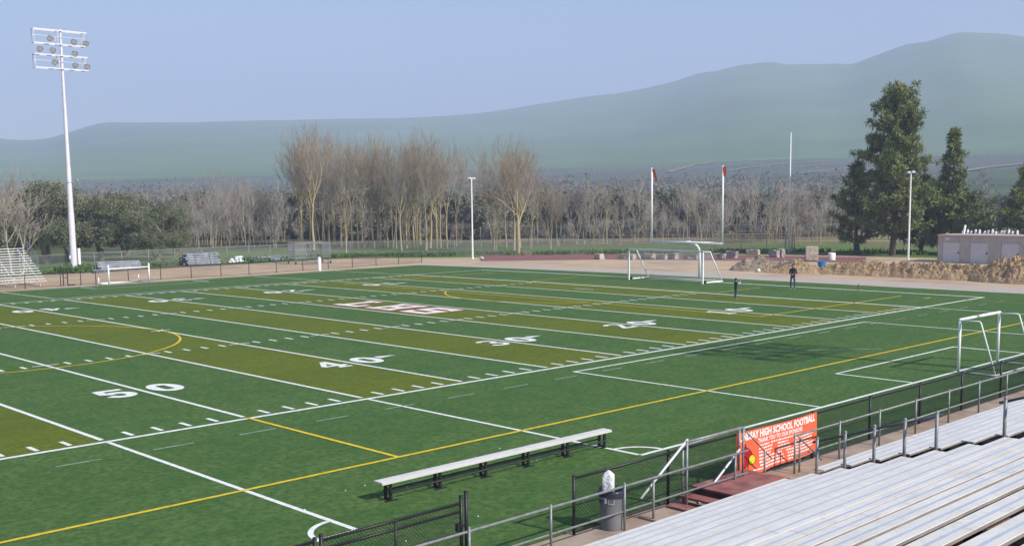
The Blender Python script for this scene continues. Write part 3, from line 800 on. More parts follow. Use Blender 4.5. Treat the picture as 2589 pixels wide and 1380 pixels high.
tag(smooth_angle(m.build('wrapped_block', M['wrap']), 50), 'square block wrapped in crumpled white plastic standing in the rubbish bin', 'wrapped block')
# ------------------------------------------------------------------ soccer goals
def small_goal():
    g = thing('soccer_goal', 'white tube soccer goal on the near touchline, seen side-on', 'soccer goal', (25.05,-12.28,0))
    x0, x1, y, H = 23.26, 26.84, -12.28, 2.02; w = M['white_paint']
    for x in (x0, x1):
        m = MB(); m.tube((x,y,0),(x,y,H),.055,n=10); m.build('goalpost', w, g, True)
        m = MB(); m.path([(x,y-.03,H-.03),(x,y-.72,H-.02),(x,y-.78,H-.06),(x+.02,y-1.38,.06)], .032, 8); m.build('back_stay', w, g, True)
        m = MB(); m.tube((x,y-.05,.04),(x,y-1.45,.04),.032,n=8); m.build('side_bar', w, g, True)
    m = MB(); m.tube((x0-.05,y,H),(x1+.05,y,H),.058,n=10); m.build('crossbar', w, g, True)
    m = MB(); m.tube((x0,y-1.42,.045),(x1,y-1.42,.045),.032,n=8); m.build('back_bar', w, g, True)
small_goal()
# ------------------------------------------------------------------ far fences
gp = [G(u, v) for u, v in ((-200,735),(-60,712),(95.5,692),(169,684.5),(240,683),(309,678),(376,674),(443,670.5),(510,667),(578.5,663),(630,661),(683.5,658),(737,656),(787,652),(833,650),(882,648.5),(948.5,646.5),(1014,647),(1081,647.5),(1148.5,646),(1219.3,644.5),(1279,644),(1346,643),(1410.7,642.5),(1478,641.5),(1545,640.5),(1610,640),(1676,639.5),(1742,639),(1808,638.5),(1873,638),(1938,637.5),(2003,637))]
gp = [p for k, p in enumerate(gp) if k != 3 or True]
# smooth the surveyed line a little
q = [gp[0]]+[(gp[k-1]+gp[k]*2+gp[k+1])/4 for k in range(1, len(gp)-1)]+[gp[-1]]
fence('chain_link_fence', [(p.x,p.y) for p in q], 1.83, 'long grey galvanised chain-link fence behind the dirt, before the bare trees', M['galv'], M['grey_wire'], .036, .13, .0055)
bp_pts = [G(u, v) for u, v in ((-120,742),(64,730),(154,723.5),(205,720.5),(243,719),(325,712.5),(407,707),(484,702.5),(559,698),(630,694),(699,689),(766,684),(830,680),(891,676),(951,671),(1008,668),(1066,663.5))]
fence('chain_link_fence', [(p.x,p.y) for p in bp_pts], 1.15, 'low black chain-link fence along the far edge of the turf', M['black_metal'], M['black_wire'], .034, .14, .0035, bottom=True)
p0, p1 = G(154, 723.5), G(165, 722.5)
tag_m = MB()
for p in (p0+V((.25,.03,0)), p0+V((.62,.03,0))): tag_m.tube((p.x,p.y,p.z),(p.x,p.y,p.z+1.2),.04,n=8)
tag_m.tube((p0.x+.25,p0.y,p0.z+.7),(p0.x+.62,p0.y,p0.z+.7),.03,n=6); tag_m.tube((p0.x+.62,p0.y,p0.z+.06),(p0.x+1.2,p0.y,p0.z+.06),.05,n=6)
tag(tag_m.build('gate_post', M['black_metal']), 'pair of black gate posts in the low far fence beside the small bleachers', 'gate post')
# second chain-link fence in the thicket and the corral rails
cg = [G(u, v) for u, v in ((1215,615),(1420,614),(1640,612.5),(1860,611),(2120,609.5))]
fence('chain_link_fence', [(p.x,p.y) for p in cg], 2.6, 'taller grey chain-link fence standing inside the bare thicket', M['galv'], M['grey_wire'], .04, .30, .007, sp=4.0)
def corral(pts, label, H=1.4, sp=3.2):
    root = thing('rail_fence', label, 'fence', tuple(pts[0])); P = []
    for k in range(len(pts)-1):
        L = (pts[k+1]-pts[k]).length; n = max(1, round(L/sp)); P += [pts[k].lerp(pts[k+1], j/n) for j in range(n)]
    P.append(pts[-1])
    for p in P:
        m = MB(); m.tube(p, p+V((0,0,H+.1)), .07, n=6); m.build('post', M['timber'], root)
    for z in (.45,.9,1.35):
        m = MB(); m.path([p+V((0,0,z)) for p in P], .05, 5); m.build('rail', M['timber'], root)
corral([G(1500,619),G(1800,617),G(2005,614),G(2140,613)], 'brown timber corral rail fence in front of the grove')
corral([G(1800,606),G(2160,605)], 'second brown corral fence further back among the trunks')
corral([G(2450,608),G(2640,606)], 'pale corral rail fence beyond the storage shed')
# ------------------------------------------------------------------ floodlight poles
def floodlight():
    H = 24.45
    r = thing('floodlight_pole', 'tall white stepped floodlight pole with two racks of lamps beside the small bleachers', 'floodlight', (0,0,0))
    m = MB(); m.lathe([(.38,0),(.38,.12),(.34,.12),(.30,6.0),(.275,6.0),(.235,10.6),(.215,10.6),(.165,17),(.15,17),(.115,H-.1),(.0,H)], n=16, cap1=False); smooth_angle(m.build('pole', M['pole_white'], r), 30)
    m = MB()
    z = 7
    k = 0
    while z < 20:
        s = 1 if k % 2 else -1; m.tube((s*.15,0,z),(s*.36,0,z+.02),.016,n=4); z += .42; k += 1
    m.build('climbing_peg', M['galv'], r)
    m = MB(); m.bb(.42,.66,-.2,.06,.75,2.4); m.bb(-.44,-.34,-.1,.08,1.35,1.7); m.build('control_box', M['white_paint'], r)
    m = MB(); m.tube((-1.0,-.2,9.15),(1.0,-.2,9.15),.05,n=6); m.lathe([(.05,0),(.16,.05),(.12,.3),(.05,.36)], (.75,-.2,9.2), 10); m.lathe([(.04,0),(.08,.02),(.06,.1)], (-.8,-.2,9.2), 8); m.build('side_arm', M['galv'], r)
    lamps = []
    for zt, zb in ((H-.2,H-1.55),(H-2.65,H-3.95)):
        m = MB()
        for yy in (-.20, .42):
            m.bb(-2.8,2.6,yy-.05,yy+.05,zt-.055,zt+.055); m.bb(-2.75,2.6,yy-.05,yy+.05,zb-.055,zb+.055)
        m.tube((-2.7,-.2,(zt+zb)/2+.05),(2.4,-.2,(zt+zb)/2+.05),.03,n=5)
        for x in (-2.72,-.35,2.3): m.bb(x-.04,x+.04,-.15,.37,zt-.04,zt+.04); m.bb(x-.04,x+.04,-.15,.37,zb-.04,zb+.04); m.tube((x,-.2,zt),(x,-.2,zb),.035,n=5); m.tube((x,.42,zt),(x,.42,zb),.03,n=5)
        m.tube((-2.7,.42,zt),(-2.7,-.2,zb),.03,n=5); m.build('lamp_rack', M['pole_white'], r)
    for x, z in ((-1.2,H-1.05),(1.18,H-1.2),(2.4,H-1.25),(-2.25,H-2.15),(-1.0,H-2.2),(1.2,H-2.35),(-.85,H-3.35),(1.2,H-3.5),(2.4,H-3.55)):
        d = V((-.15,-.86,-.48)).normalized(); c = V((x,-.32,z)); M_ = d.to_track_quat('Z','Y').to_matrix()
        m = MB(); m.lathe([(.07,-.42),(.13,-.40),(.15,-.25),(.27,-.02),(.31,.08),(.30,.10),(.27,.03)], n=16, cap1=False); m.v = [tuple(c+M_@V(p)) for p in m.v]
        m.tube(c+V((0,.1,0)), c+V((0,.15,.42 if z > H-2 else -.38)), .03, n=5)
        lp = m.build('floodlight', M['galv'], r, True)
        m = MB(); m.lathe([(.28,.05),(.18,.09),(.02,.10)], n=16, cap0=False); m.v = [tuple(c+M_@V(p)) for p in m.v]; m.build('lens', M['lamp_glass'], lp, True)
    return r
fl = floodlight(); g = G(188, 687); place(fl, g)
f2 = copy_tree(fl); place(f2, (27.4,-31.2,0), pi, 1, 'tall white floodlight pole rising behind the near grandstand, shading the turf')
fl['group'] = f2['group'] = 'floodlight poles either side of the field'
def lamp_post(H, label, loc, rz):
    r = thing('lamp_post', label, 'lamp post', (0,0,0), 'white twin-headed lamp posts')
    m = MB(); m.lathe([(.16,0),(.16,.1),(.11,.1),(.085,H*.6),(.07,H)], n=12); smooth_angle(m.build('pole', M['white_paint'], r), 30)
    m = MB(); m.bb(-.55,.55,-.03,.03,H-.06,H); m.build('cross_arm', M['white_paint'], r)
    for s in (-1, 1):
        m = MB(); m.prism([(.22,0),(.72,.03),(.72,.10),(.5,.19),(.22,.12)], lambda a, b, s=s: (s*a, -.16, H+b), (0,.32,0)); m.build('lamp_head', M['pole_white'], r)
    place(r, loc, rz); return r
g = G(1195,655); lamp_post(9.35, 'white twin-headed lamp post standing beside the bare trees', g, .35)
g = G(2296,658); lamp_post(height_at(g,434)-.15, 'white twin-headed lamp post in front of the big conifer', g, .9)
g = G(1994,640); m = MB(); H = height_at(g,337); m.tube(g, g+V((0,0,H)), .11, .05, 10); m.ball((g.x,g.y,g.z+H), .10, 8)
tag(m.build('flagpole', M['white_paint'], None, True), 'very tall thin bare grey flagpole without a flag', 'flagpole')
for du in (-9, 8, 14):
    g = G(1994+du, 639); m = MB(); m.tube(g, g+V((0,0,2.3)), .06, n=6); tag(m.build('fence_post', M['galv']), 'short grey post clustered at the foot of the flagpole', 'post', 'posts at the foot of the flagpole')
g = G(2160,643); m = MB(); H = height_at(g,515); m.tube(g, g+V((.1,0,H)), .13, .09, 8); tag(m.build('timber_pole', M['bark_dark']), 'plain brown timber pole left of the big conifer', 'pole')
# ------------------------------------------------------------------ goalposts and far soccer goals
def goalpost():
    bx, by_, x = 56.75, 24.43, 54.86; g = thing('goalpost', 'white football goalpost with a curved neck and orange ribbons on its uprights', 'goalpost', (bx,by_,0)); w = M['white_paint']
    m = MB(); pts = [(bx,by_,0),(bx,by_,2.0)]+[(x+.35+1.54*cos(a), by_, 2.0+1.06*sin(a)) for a in [radians(10*k) for k in range(1,10)]]+[(x,by_,3.07)]
    m.path(pts, .11, 12); m.build('neck', w, g, True)
    m = MB(); m.tube((x,by_-3.6,3.05),(x,by_+3.6,3.05),.10,n=10); m.build('crossbar', w, g, True)
    for s in (-1, 1):
        y = by_+s*3.556
        m = MB(); m.tube((x,y,2.95),(x,y,9.16),.075,n=10); up_ = m.build('upright', w, g, True)
        m = MB(); L = 1.05 if s > 0 else .8; n = 8
        for k in range(n+1):
            t = k/n; dx = -.25*t; dy = -(.52 if s > 0 else .15)*t; z = 9.05-L*t
            m.v += [(x-.06+dx, y-.06+dy+.05*sin(t*5), z+.06), (x-.06+dx-.03, y-.06+dy-.30-.03*sin(t*4), z-.02)]
        for k in range(n): m.f.append((2*k,2*k+1,2*k+3,2*k+2)); m.mi.append(0)
        m.build('ribbon', M['orange_ribbon'], up_)
goalpost()
def big_goal():
    x, y0, y1, H = 52.3, 28.31, 20.86, 2.52; w = M['white_paint']; g = thing('soccer_goal', 'large white netted soccer goal in front of the goalpost', 'soccer goal', (x,(y0+y1)/2,0))
    for y in (y0, y1):
        m = MB(); m.bb(x-.06,x+.06,y-.06,y+.06,0,H); m.build('goalpost', w, g)
        s = 0
        m = MB(); m.tube((x+.05,y,H-.03),(x+.95,y,H-.05),.035,n=8); m.tube((x+.95,y,H-.05),(x+2.6,y,.06),.05,n=8); m.build('back_stay', w, g, True)
        m = MB(); m.tube((x,y,.06),(x+2.65,y,.06),.06,n=8); m.build('side_bar', w, g, True)
        m = MB(); m.tube((x+.22,y-.13,.12),(x+.22,y-.05,.12),.13,n=12); m.tube((x+.22,y+.05,.12),(x+.22,y+.13,.12),.13,n=12); m.build('wheel', M['black_metal'], g)
    m = MB(); m.bb(x-.06,x+.06,y1-.06,y0+.06,H-.06,H+.06); m.build('crossbar', w, g)
    m = MB(); m.tube((x+2.6,y0,.06),(x+2.6,y1,.06),.045,n=8); m.build('back_bar', w, g, True)
    m = MB()
    n = 50; P = [V((x+.02,0,H)),V((x+.95,0,H-.05)),V((x+2.6,0,.08))]
    for k in range(n+1):
        y = y1+(y0-y1)*k/n; m.path([(p.x,y,p.z-.03*sin(pi*k/8)**2) for p in P], .004, 3, False)
    for k in range(26):
        t = k/25; p = P[0].lerp(P[1], t/.26) if t < .26 else P[1].lerp(P[2], (t-.26)/.74); m.tube((p.x,y1,p.z),(p.x,y0,p.z),.004,n=3,cap=False)
    for y in (y0, y1):
        for k in range(1, 17):
            z = H*k/17; e = x+.95+1.65*(1-z/(H-.05)); m.tube((x,y,z),(e,y,z),.004,n=3,cap=False)
            xx = x+2.5*k/17; zt = H if xx < x+.95 else (H-.05)*(1-(xx-x-.95)/1.65); m.tube((xx,y,.06),(xx,y,zt),.004,n=3,cap=False)
    m.build('net', M['net'], g)
big_goal()
def far_goal():
    a, b, c, d = G(276.2,721.1), G(378,713.8), G(250,720.2), G(350.8,712.2); w = M['white_paint']
    g = thing('soccer_goal', 'small white soccer goal with low back corners at the far touchline', 'soccer goal', tuple(a)); ad = a
    for p in (a, b): m = MB(); m.tube(p, p+V((0,0,1.66)), .065, n=8); m.ball(tuple(p+V((0,0,1.66))), .07, 8); m.build('goalpost', w, g, True)
    m = MB(); m.tube(a+V((0,0,1.38)), b+V((0,0,1.38)), .06, n=8); m.build('crossbar', w, g, True)
    for p, q in ((a,c),(b,d)):
        m = MB(); m.tube(p+V((0,0,.06)), q+V((0,0,.06)), .055, n=8); m.build('side_bar', w, g, True)
        m = MB(); m.tube(q, q+V((0,0,.62)), .05, n=8); m.build('back_post', w, g, True)
    m = MB(); m.tube(c+V((0,0,.09)), d+V((0,0,.09)), .09, n=8); m.build('back_bar', w, g, True)
far_goal()
g = G(808,684.5); m = MB(); m.lathe([(.16,0),(.17,.05),(.175,.6),(.18,.95),(.15,1.3),(.12,1.36),(.02,1.40)], tuple(g), 14); tag(smooth_angle(m.build('padded_post', M['white_paint'])), 'white padded post at the far touchline in front of the batting cage', 'post')
# ------------------------------------------------------------------ small bleachers on the far side
xr = 17.75; y0 = 62.6+1.0
g0 = G(112, 723); xr = g0.x+.35; y0 = g0.y+.2
fb = thing('bleachers', 'small aluminium bleachers at the left edge, end-on with an upper guard rail', 'bleachers', (xr,y0,g0.z)); z0 = g0.z
for k in range(14):
    y = y0+.37*k; z = z0+.42+.207*k; xe = xr-(0 if k < 10 else .05)
    m = MB(); planks(m, xr-14, xe, y+.24, z, .24, k, .045, False, 6); m.build('seat_plank', M['alu_far'], fb)
for j in range(7):
    x = xr-.55-2.1*j; m = MB(); L = 13*.37
    m.tube((x,y0+.1,z0+.03),(x,y0+L+.2,z0+.03),.035,n=5); m.tube((x,y0+.1,z0+.30),(x,y0+L+.1,z0+.30+.207*13),.03,n=5)
    for k in range(0,14,2): m.tube((x,y0+.12+.37*k,z0),(x,y0+.12+.37*k,z0+.37+.207*k),.022,n=5)
    m.tube((x,y0+.1,z0+.05),(x,y0+L*.6,z0+1.7),.022,n=4); m.build('support_frame', M['alu_far'], fb)
for j in range(0,6,2):
    m = MB(); x = xr-.55-2.1*j; m.tube((x,y0+2.2,z0+.1),(x-2.1,y0+2.2,z0+1.5),.03,n=5); m.tube((x-2.1,y0+2.2,z0+.1),(x,y0+2.2,z0+1.5),.03,n=5); m.build('cross_brace', M['alu_far'], fb)
m = MB()
for k in range(5,14,2):
    y = y0+.37*k+.1; z = z0+.42+.207*k; m.tube((xr+.05,y,z-.5),(xr+.05,y,z+1.05),.025,n=5)
for hz in (.25,.5,.78,1.05): m.tube((xr+.05,y0+.37*5+.1,z0+.42+.207*5+hz),(xr+.05,y0+.37*13+.1,z0+.42+.207*13+hz),.018,n=5)
m.build('guard_rail', M['galv'], fb)
# ------------------------------------------------------------------ pipes, bags and batting cage on the far dirt
def pipe_stack(cx, cy, rz, L, rows, rad, label, group, seed, strap=True):
    r = random.Random(seed); proto = None; ca, sa = cos(rz), sin(rz); z = crown(cx, cy)-.02
    for k, n in enumerate(rows):
        for j in range(n):
            off = (j-(n-1)/2)*rad*2.02; zz = z+rad+k*rad*1.76; sh = r.uniform(-.22,.22)
            if proto is None:
                m = MB(); m.lathe([(rad,-L/2),(rad,L/2)], n=10, cap0=False, cap1=False); m.lathe([(rad*.86,-L/2),(rad*.86,L/2)], n=10, cap0=False, cap1=False)
                for e in (-L/2, L/2): m.lathe([(rad*.86,e),(rad,e)], n=10, cap0=False, cap1=False)
                m.v = [(p[2], p[1], -p[0]) for p in m.v]; m.f = m.f
                o = proto = m.build('pipe', M['galv_pipe'], None, True)
            else: o = proto.copy(); COL.objects.link(o)
            tag(o, label, 'pipe', group); o.location = (cx-sa*off+ca*sh, cy+ca*off+sa*sh, zz); o.rotation_euler = (0,0,rz)
    return z
M['galv_pipe'] = mat('aluminium_irrigation_pipe', (.25,.265,.30), .5, .3, 1.5, metal=.3)
a = G(300,684); pipe_stack(a.x+.2, a.y+.3, -.12, 4.3, [7,6,6,4,2], .11, 'long grey pipe in the sprawling stack behind the small far goal', 'grey pipes stacked behind the far goal', 1)
a = G(262,689); pipe_stack(a.x-.4, a.y+.1, .5, 1.6, [3,1], .10, 'short loose grey pipe lying at the end of the sprawling stack', 'loose short pipes', 4)
a = G(510,668.5); pipe_stack(a.x, a.y+.4, -.06, 3.9, [8,8,7,7,6,5,4], .105, 'grey pipe in the tall strapped bundle left of the white bags', 'grey pipes in the strapped bundle', 2)
for s in (-.9,.9):
    m = MB(); m.path([(a.x+s+y*.06, a.y+.4+y, a.z+zz) for y, zz in ((-.95,.0),(-.93,.3),(-.55,1.46),(.55,1.46),(.9,.3),(.95,0))], .025, 4); tag(m.build('strap', M['steel_frame']), 'dark %s strap round the tall bundle of grey pipes' % ('left' if s < 0 else 'right'), 'strap')
a = G(680,659); pipe_stack(a.x, a.y, .16, 5.2, [6,4,2], .10, 'pale pipe in the low pile right of the white bags', 'pale pipes in the low pile', 3)
rb = random.Random(4); a = G(602,664)
for k in range(11):
    m = MB(); m.ball((0,0,.14), .24, 8, (rb.uniform(1,1.6), rb.uniform(.8,1.1), .62)); m.v = [(p[0]+rb.uniform(-.03,.03), p[1]+rb.uniform(-.03,.03), p[2]+rb.uniform(-.02,.02)) for p in m.v]
    o = m.build('sack', M['wrap'], None, True); lay = 0 if k < 6 else (1 if k < 9 else 2)
    o.location = (a.x-1.1+(k%6 if lay == 0 else (k-6 if lay == 1 else k-8.5))*.5+lay*.4, a.y+rb.uniform(-.1,.2), a.z+lay*.24); o.rotation_euler = (0,0,rb.uniform(0,3)); tag(o, 'white plastic sack in the heap beside the pale pipes', 'sack', 'white sacks heaped by the fence')
def cage():
    a, b = G(748,668.5), G(836,665); z = a.z; t = (b-a); L = t.length; t.normalize(); n = V((-t.y,t.x,0)); D = 2.6; H = 2.35
    g = thing('batting_cage', 'wheeled chain-link batting cage of grey pipe standing on the dirt', 'batting cage', tuple(a))
    m = MB(); C = [a, b, b+n*D, a+n*D]; U = V((0,0,1))
    for p in C+[a+t*L*.30, a+t*L*.78]: m.tube(p+U*.15, p+U*H, .035, n=6)
    for zz in (.55, 1.45, H):
        for p, q in ((a,a+t*L*.30),(b,a+t*L*.78),(b,b+n*D),(b+n*D,a+n*D),(a+n*D,a)): m.tube(p+U*zz, q+U*zz, .03, n=5)
    m.tube(a+U*H, b+U*H, .035, n=6); m.build('frame', M['galv'], g)
    m = MB()
    for p, q in ((a,a+t*L*.30),(b,a+t*L*.78),(b,b+n*D),(b+n*D,a+n*D),(a+n*D,a)): chain(m, (p.x,p.y), (q.x,q.y), .55, H, .13, .007)
    m.build('chain_link', M['grey_wire'], g)
    for p in C: 
        m = MB(); m.tube(p+U*.13-t*.05, p+U*.13+t*.05, .15, n=12); m.build('wheel', M['black_metal'], g)
    m = MB(); m.tube(a+t*.3-n*.8+U*.06, b-t*.3-n*.5+U*.06, .05, n=5); m.tube(a+t*1.2-n*.4+U*.5, a+t*2.6+n*.5+U*.9, .05, n=5); m.tube(a+t*2.3+U*.2, a+t*2.5+n*.2+U*1.5, .05, n=5); m.ball(tuple(a+t*2.1+n*.1+U*1.55), .18, 8); m.ball(tuple(a+t*1.3+n*.2+U*1.0), .2, 8, (1,.7,1)); m.build('machine_parts', M['galv_dark'], g)
cage()
# ------------------------------------------------------------------ dirt heaps and site clutter
def heap(name, label, cxy, rx, ry, h, rz, mm, seed, rough=.30, n=90, cat_='dirt mound', ridge=False, group=None, flat_=False):
    m = MB(); cx, cy = cxy; sd = V((seed*7.3, seed*2.1, seed*.7)); zb = crown(cx, cy)-.06
    for i in range(n+1):
        for j in range(n+1):
            a, b = -1.15+2.3*i/n, -1.15+2.3*j/n; x, y = a*rx, b*ry
            w = noise.noise(V((x*.5,y*.5,0))+sd)*.25
            d = (abs(a)**4*.9+b*b)**.5 if ridge else hypot(a, b)
            f = max(0, 1-(d+w*.6)); f = (min(1,f*1.5)**.8 if flat_ else f**.75) if f > 0 else 0
            k = noise.fractal(V((x*1.5,y*1.5,0))+sd, .55, 2.1, 8)
            k2 = noise.noise(V((x*.45+3,y*.3,9))+sd)
            z = h*f*(1+.16*k2)*(1+rough*.62*k) + (.10*k*f**.5 if f > 0 else -.05)
            m.v.append((cx+x*cos(rz)-y*sin(rz), cy+x*sin(rz)+y*cos(rz), zb+z))
    for i in range(n):
        for j in range(n):
            a = i*(n+1)+j; m.f.append((a,a+n+1,a+n+2,a+1)); m.mi.append(0)
    return tag(m.build(name, mm, None, False), label, cat_, group)
a = G(1892,684); heap('dirt_mound', 'greyish rounded dirt mound with clods, leftmost of the heaps', (a.x+1.6,a.y), 2.3, 2.9, 1.30, .3, M['mound_grey'], 1)
a = G(1985,690); heap('dirt_mound', 'tan dirt mound with an exposed pipe end, behind the standing adult', (a.x+1.5,a.y), 2.2, 3.4, 1.12, .1, M['mound'], 2)
a = G(2080,694); b = G(2300,703)
heap('dirt_mound', 'long tan dirt berm below the blue tub', ((a.x+b.x)/2+2.3,(a.y+b.y)/2), 6.0, 2.0, .98, pi/2+.05, M['mound'], 3, .38, 120, ridge=True, flat_=True)
a = G(2290,703); b = G(2470,712)
heap('dirt_mound', 'long tan dirt berm in front of the storage shed doors', ((a.x+b.x)/2+2.3,(a.y+b.y)/2), 6.2, 2.1, 1.05, pi/2+.02, M['mound'], 4, .38, 120, ridge=True, flat_=True)
a = G(2590,718); heap('dirt_mound', 'high dark-flecked dirt mound at the right edge before the shed', (a.x+2.2,a.y), 5.2, 2.4, 1.5, pi/2, M['mound'], 5, .42, 120, ridge=True, flat_=True)
a = G(1960,700); m = MB(); m.tube((a.x+.5,a.y+.6,.75),(a.x+1.6,a.y-.8,1.3),.09,n=8); tag(m.build('pipe', M['galv_dark']), 'single weathered pipe sticking out of the tan mound', 'pipe')
rb = random.Random(21)
for k, (u, v, w, h, d, kind) in enumerate(((1515,655,1.15,.62,.6,'sandstone'),(1585,656,2.0,.62,.6,'rubble'),(1640,655,1.5,.60,.6,'rubble'),(1672,656,1.2,.55,.5,'rubble'),(1703,655,1.1,.66,.6,'rubble'),(1745,656,1.6,.55,.5,'rubble'),(1818,655,1.4,.62,.5,'rubble'),(1850,652,1.3,.75,.6,'rubble'),(1905,644,1.5,.6,.6,'sandstone'),(1958,650,1.3,.75,.6,'rubble'),(1975,650,.8,.9,.5,'rubble'))):
    a = G(u, v); m = MB(); m.box((0,0,h/2), (d,w,h)); bm_ = None
    o = m.build('concrete_block', M[kind]); bm = bmesh.new(); bm.from_mesh(o.data)
    bmesh.ops.subdivide_edges(bm, edges=bm.edges[:], cuts=4, use_grid_fill=True)
    for vv in bm.verts:
        q = noise.noise_vector(vv.co*1.9+V((k*5.1,0,0)))*.16; vv.co += V((q.x,q.y,q.z*.6 if vv.co.z > .05 else 0))
    bm.to_mesh(o.data); bm.free(); o.location = a; o.rotation_euler = (0,0,rb.uniform(-.35,.35))
    tag(o, ('tan' if kind == 'sandstone' else 'grey')+' broken concrete block '+['alone at the left end of the red strip','seen through the goal net just right of its left stay','behind the middle of the big goal net','small, behind the goal net right of centre','behind the goal net near the goalpost neck','low, beside the foot of the goalpost neck','seen past the right end of the big goal','against the left side of the grey mound','pale, lying on top of the grey mound','between the grey and tan mounds','upright, behind the tan mound'][k], 'concrete block')
a = G(2052,659); m = MB(); m.box((0,0,1.25),(1.9,2.1,2.5)); o = m.build('concrete_vault', M['sandstone']); bm = bmesh.new(); bm.from_mesh(o.data); bmesh.ops.bevel(bm, geom=bm.edges[:], offset=.12, segments=2, affect='EDGES')
bm.to_mesh(o.data); bm.free(); o.location = a; o.rotation_euler = (0,0,.6); o.scale = (.62,.62,.60); tag(o, 'square precast concrete vault standing behind the mounds', 'concrete vault')
m = MB(); m.box((0,0,2.45),(1.5,1.4,.12)); m.bb(-.97,-.93,-.7,.6,.4,2.0); m.build('lid', M['rubble'], o)
a = G(2078,683); m = MB(); m.lathe([(.36,0),(.40,.3),(.40,.52),(.36,.52),(.33,.1),(.02,.1)], (a.x,a.y,.28), 20, True, False); tag(smooth_angle(m.build('blue_tub', M['blue_plastic'])), 'bright blue plastic tub on the crest of the tan berm', 'tub')
m = MB(); m.v = []
a = G(2103,657); m = MB(); m.lathe([(.36,0),(.38,.7),(.34,.75),(.30,.7),(.02,.68)], tuple(a), 16); tag(smooth_angle(m.build('bucket', M['white_paint'])), 'white bucket standing on the red track band', 'bucket')
a = G(1918,688); m = MB(); m.ball((a.x,a.y,a.z+.16), .17, 10); tag(m.build('ball', M['white_paint'], None, True), 'white ball lying at the foot of the grey mound', 'ball')
a = G(2170,733); m = MB(); m.lathe([(.13,0),(.14,.03),(.05,.06),(.035,.42),(.01,.45)], tuple(a), 12); tag(smooth_angle(m.build('field_marker', M['leather'])), 'small dark marker cone on the white end line', 'marker')
a = G(1218,657); m = MB(); m.ball((a.x,a.y,a.z+.2), .28, 8, (1,1,.8)); tag(m.build('boulder', M['sandstone']), 'pale boulder at the foot of the lamp post by the red strip', 'boulder')
# ------------------------------------------------------------------ storage shed
def shed():
    x0, ya, yb, H = 89.6, 19.35, 9.6, 2.66; D = 3.6
    s = thing('storage_shed', 'low pinkish-grey corrugated storage shed with three pale roll-up doors', 'shed', (x0,(ya+yb)/2,0))
    rw = lambda u, v, x: (lambda d: CAM.y+d.y*(x-CAM.x)/d.x)(ray(u, v))
    doors = [(rw(2383,640,x0),rw(2426,640,x0)),(rw(2452,640,x0),rw(2498,640,x0)),(rw(2531,640,x0),rw(2577,640,x0))]
    def corr(m, p, q, z0, z1, n):
        p, q = V(p), V(q); t = (q-p); L = t.length; t.normalize(); nn = V((-t.y,t.x)) ; N = max(2, int(L/.05)); pr = []
        for k in range(N+1):
            ph = (k*L/N) % .3; o = .045 if ph < .11 else (.0 if ph > .16 and ph < .25 else .02); c = p+t*(k*L/N)-nn*o; pr.append(c)
        for k in range(N):
            a, b = pr[k], pr[k+1]; m.face([(a.x,a.y,z0),(b.x,b.y,z0),(b.x,b.y,z1),(a.x,a.y,z1)])
    m = MB(); m.bb(x0+.06, x0+D, yb, ya, 0, H-.04); y = ya
    for d0, d1 in doors:
        corr(m, (x0,y), (x0,d0), 0, H, 1); corr(m, (x0,d0), (x0,d1), 2.0, H, 1); y = d1
    corr(m, (x0,y), (x0,yb), 0, H, 1); corr(m, (x0+D,ya+.03), (x0,ya+.03), 0, H, 1)
    m.build('wall', M['shed_wall'], s)
    m = MB(); m.bb(x0-.12, x0+D+.1, yb-.1, ya+.1, H-.03, H+.08); m.build('roof', M['shed_trim'], s)
    for d0, d1 in doors:
        m = MB(); n = 12
        for k in range(n): m.bb(x0+.015, x0+.05, d1+.02, d0-.02, .02+k*1.96/n, .02+(k+.93)*1.96/n)
        d = m.build('roll_door', M['shed_door'], s); m = MB(); m.bb(x0-.03,x0+.0149,d1+.05,d1+.2,.9,1.05); m.build('handle', M['black_metal'], d)
    m = MB(); m.bb(x0-.07,x0-.05,18.2,18.6,2.2,2.5); m.build('notice', M['shed_door'], s)
shed()
rb = random.Random(31); proto = None
for k in range(14):
    d_ = ray(2437+10.4*k+rb.uniform(-2.5,2.5), 585); y = CAM.y+d_.y*(94.2-CAM.x)/d_.x
    if proto is None:
        m = MB(); m.tube((0,0,0),(0,0,3.08),.085,n=8); m.ball((0,0,3.08),.085,8); proto = o = m.build('white_pipe', M['pole_white'], None, True)
    else: o = proto.copy(); COL.objects.link(o)
    o.location = (94.2,y,0); o.rotation_euler = (0,0,0); o.scale = (1.3,1.3,rb.uniform(.95,1.02)); tag(o, 'upright white pipe in the row behind the shed roof', 'pipe', 'white pipes standing behind the shed')
o = proto.copy(); COL.objects.link(o); d_ = ray(2427, 600); o.location = (93.8,CAM.y+d_.y*(93.8-CAM.x)/d_.x,0); o.rotation_euler = (-.0,0,0); o.rotation_euler = (-.14*-1,0,0); o.scale = (1.3,1.3,1.16); tag(o, 'tallest white pipe leaning left of the row behind the shed', 'pipe', 'white pipes standing behind the shed')
m = MB(); a = G(2590,690); m.bb(88.0,88.14,9.5,9.64,0,3.4); tag(m.build('timber_post', M['timber']), 'upright tan timber post at the right corner of the shed', 'post')
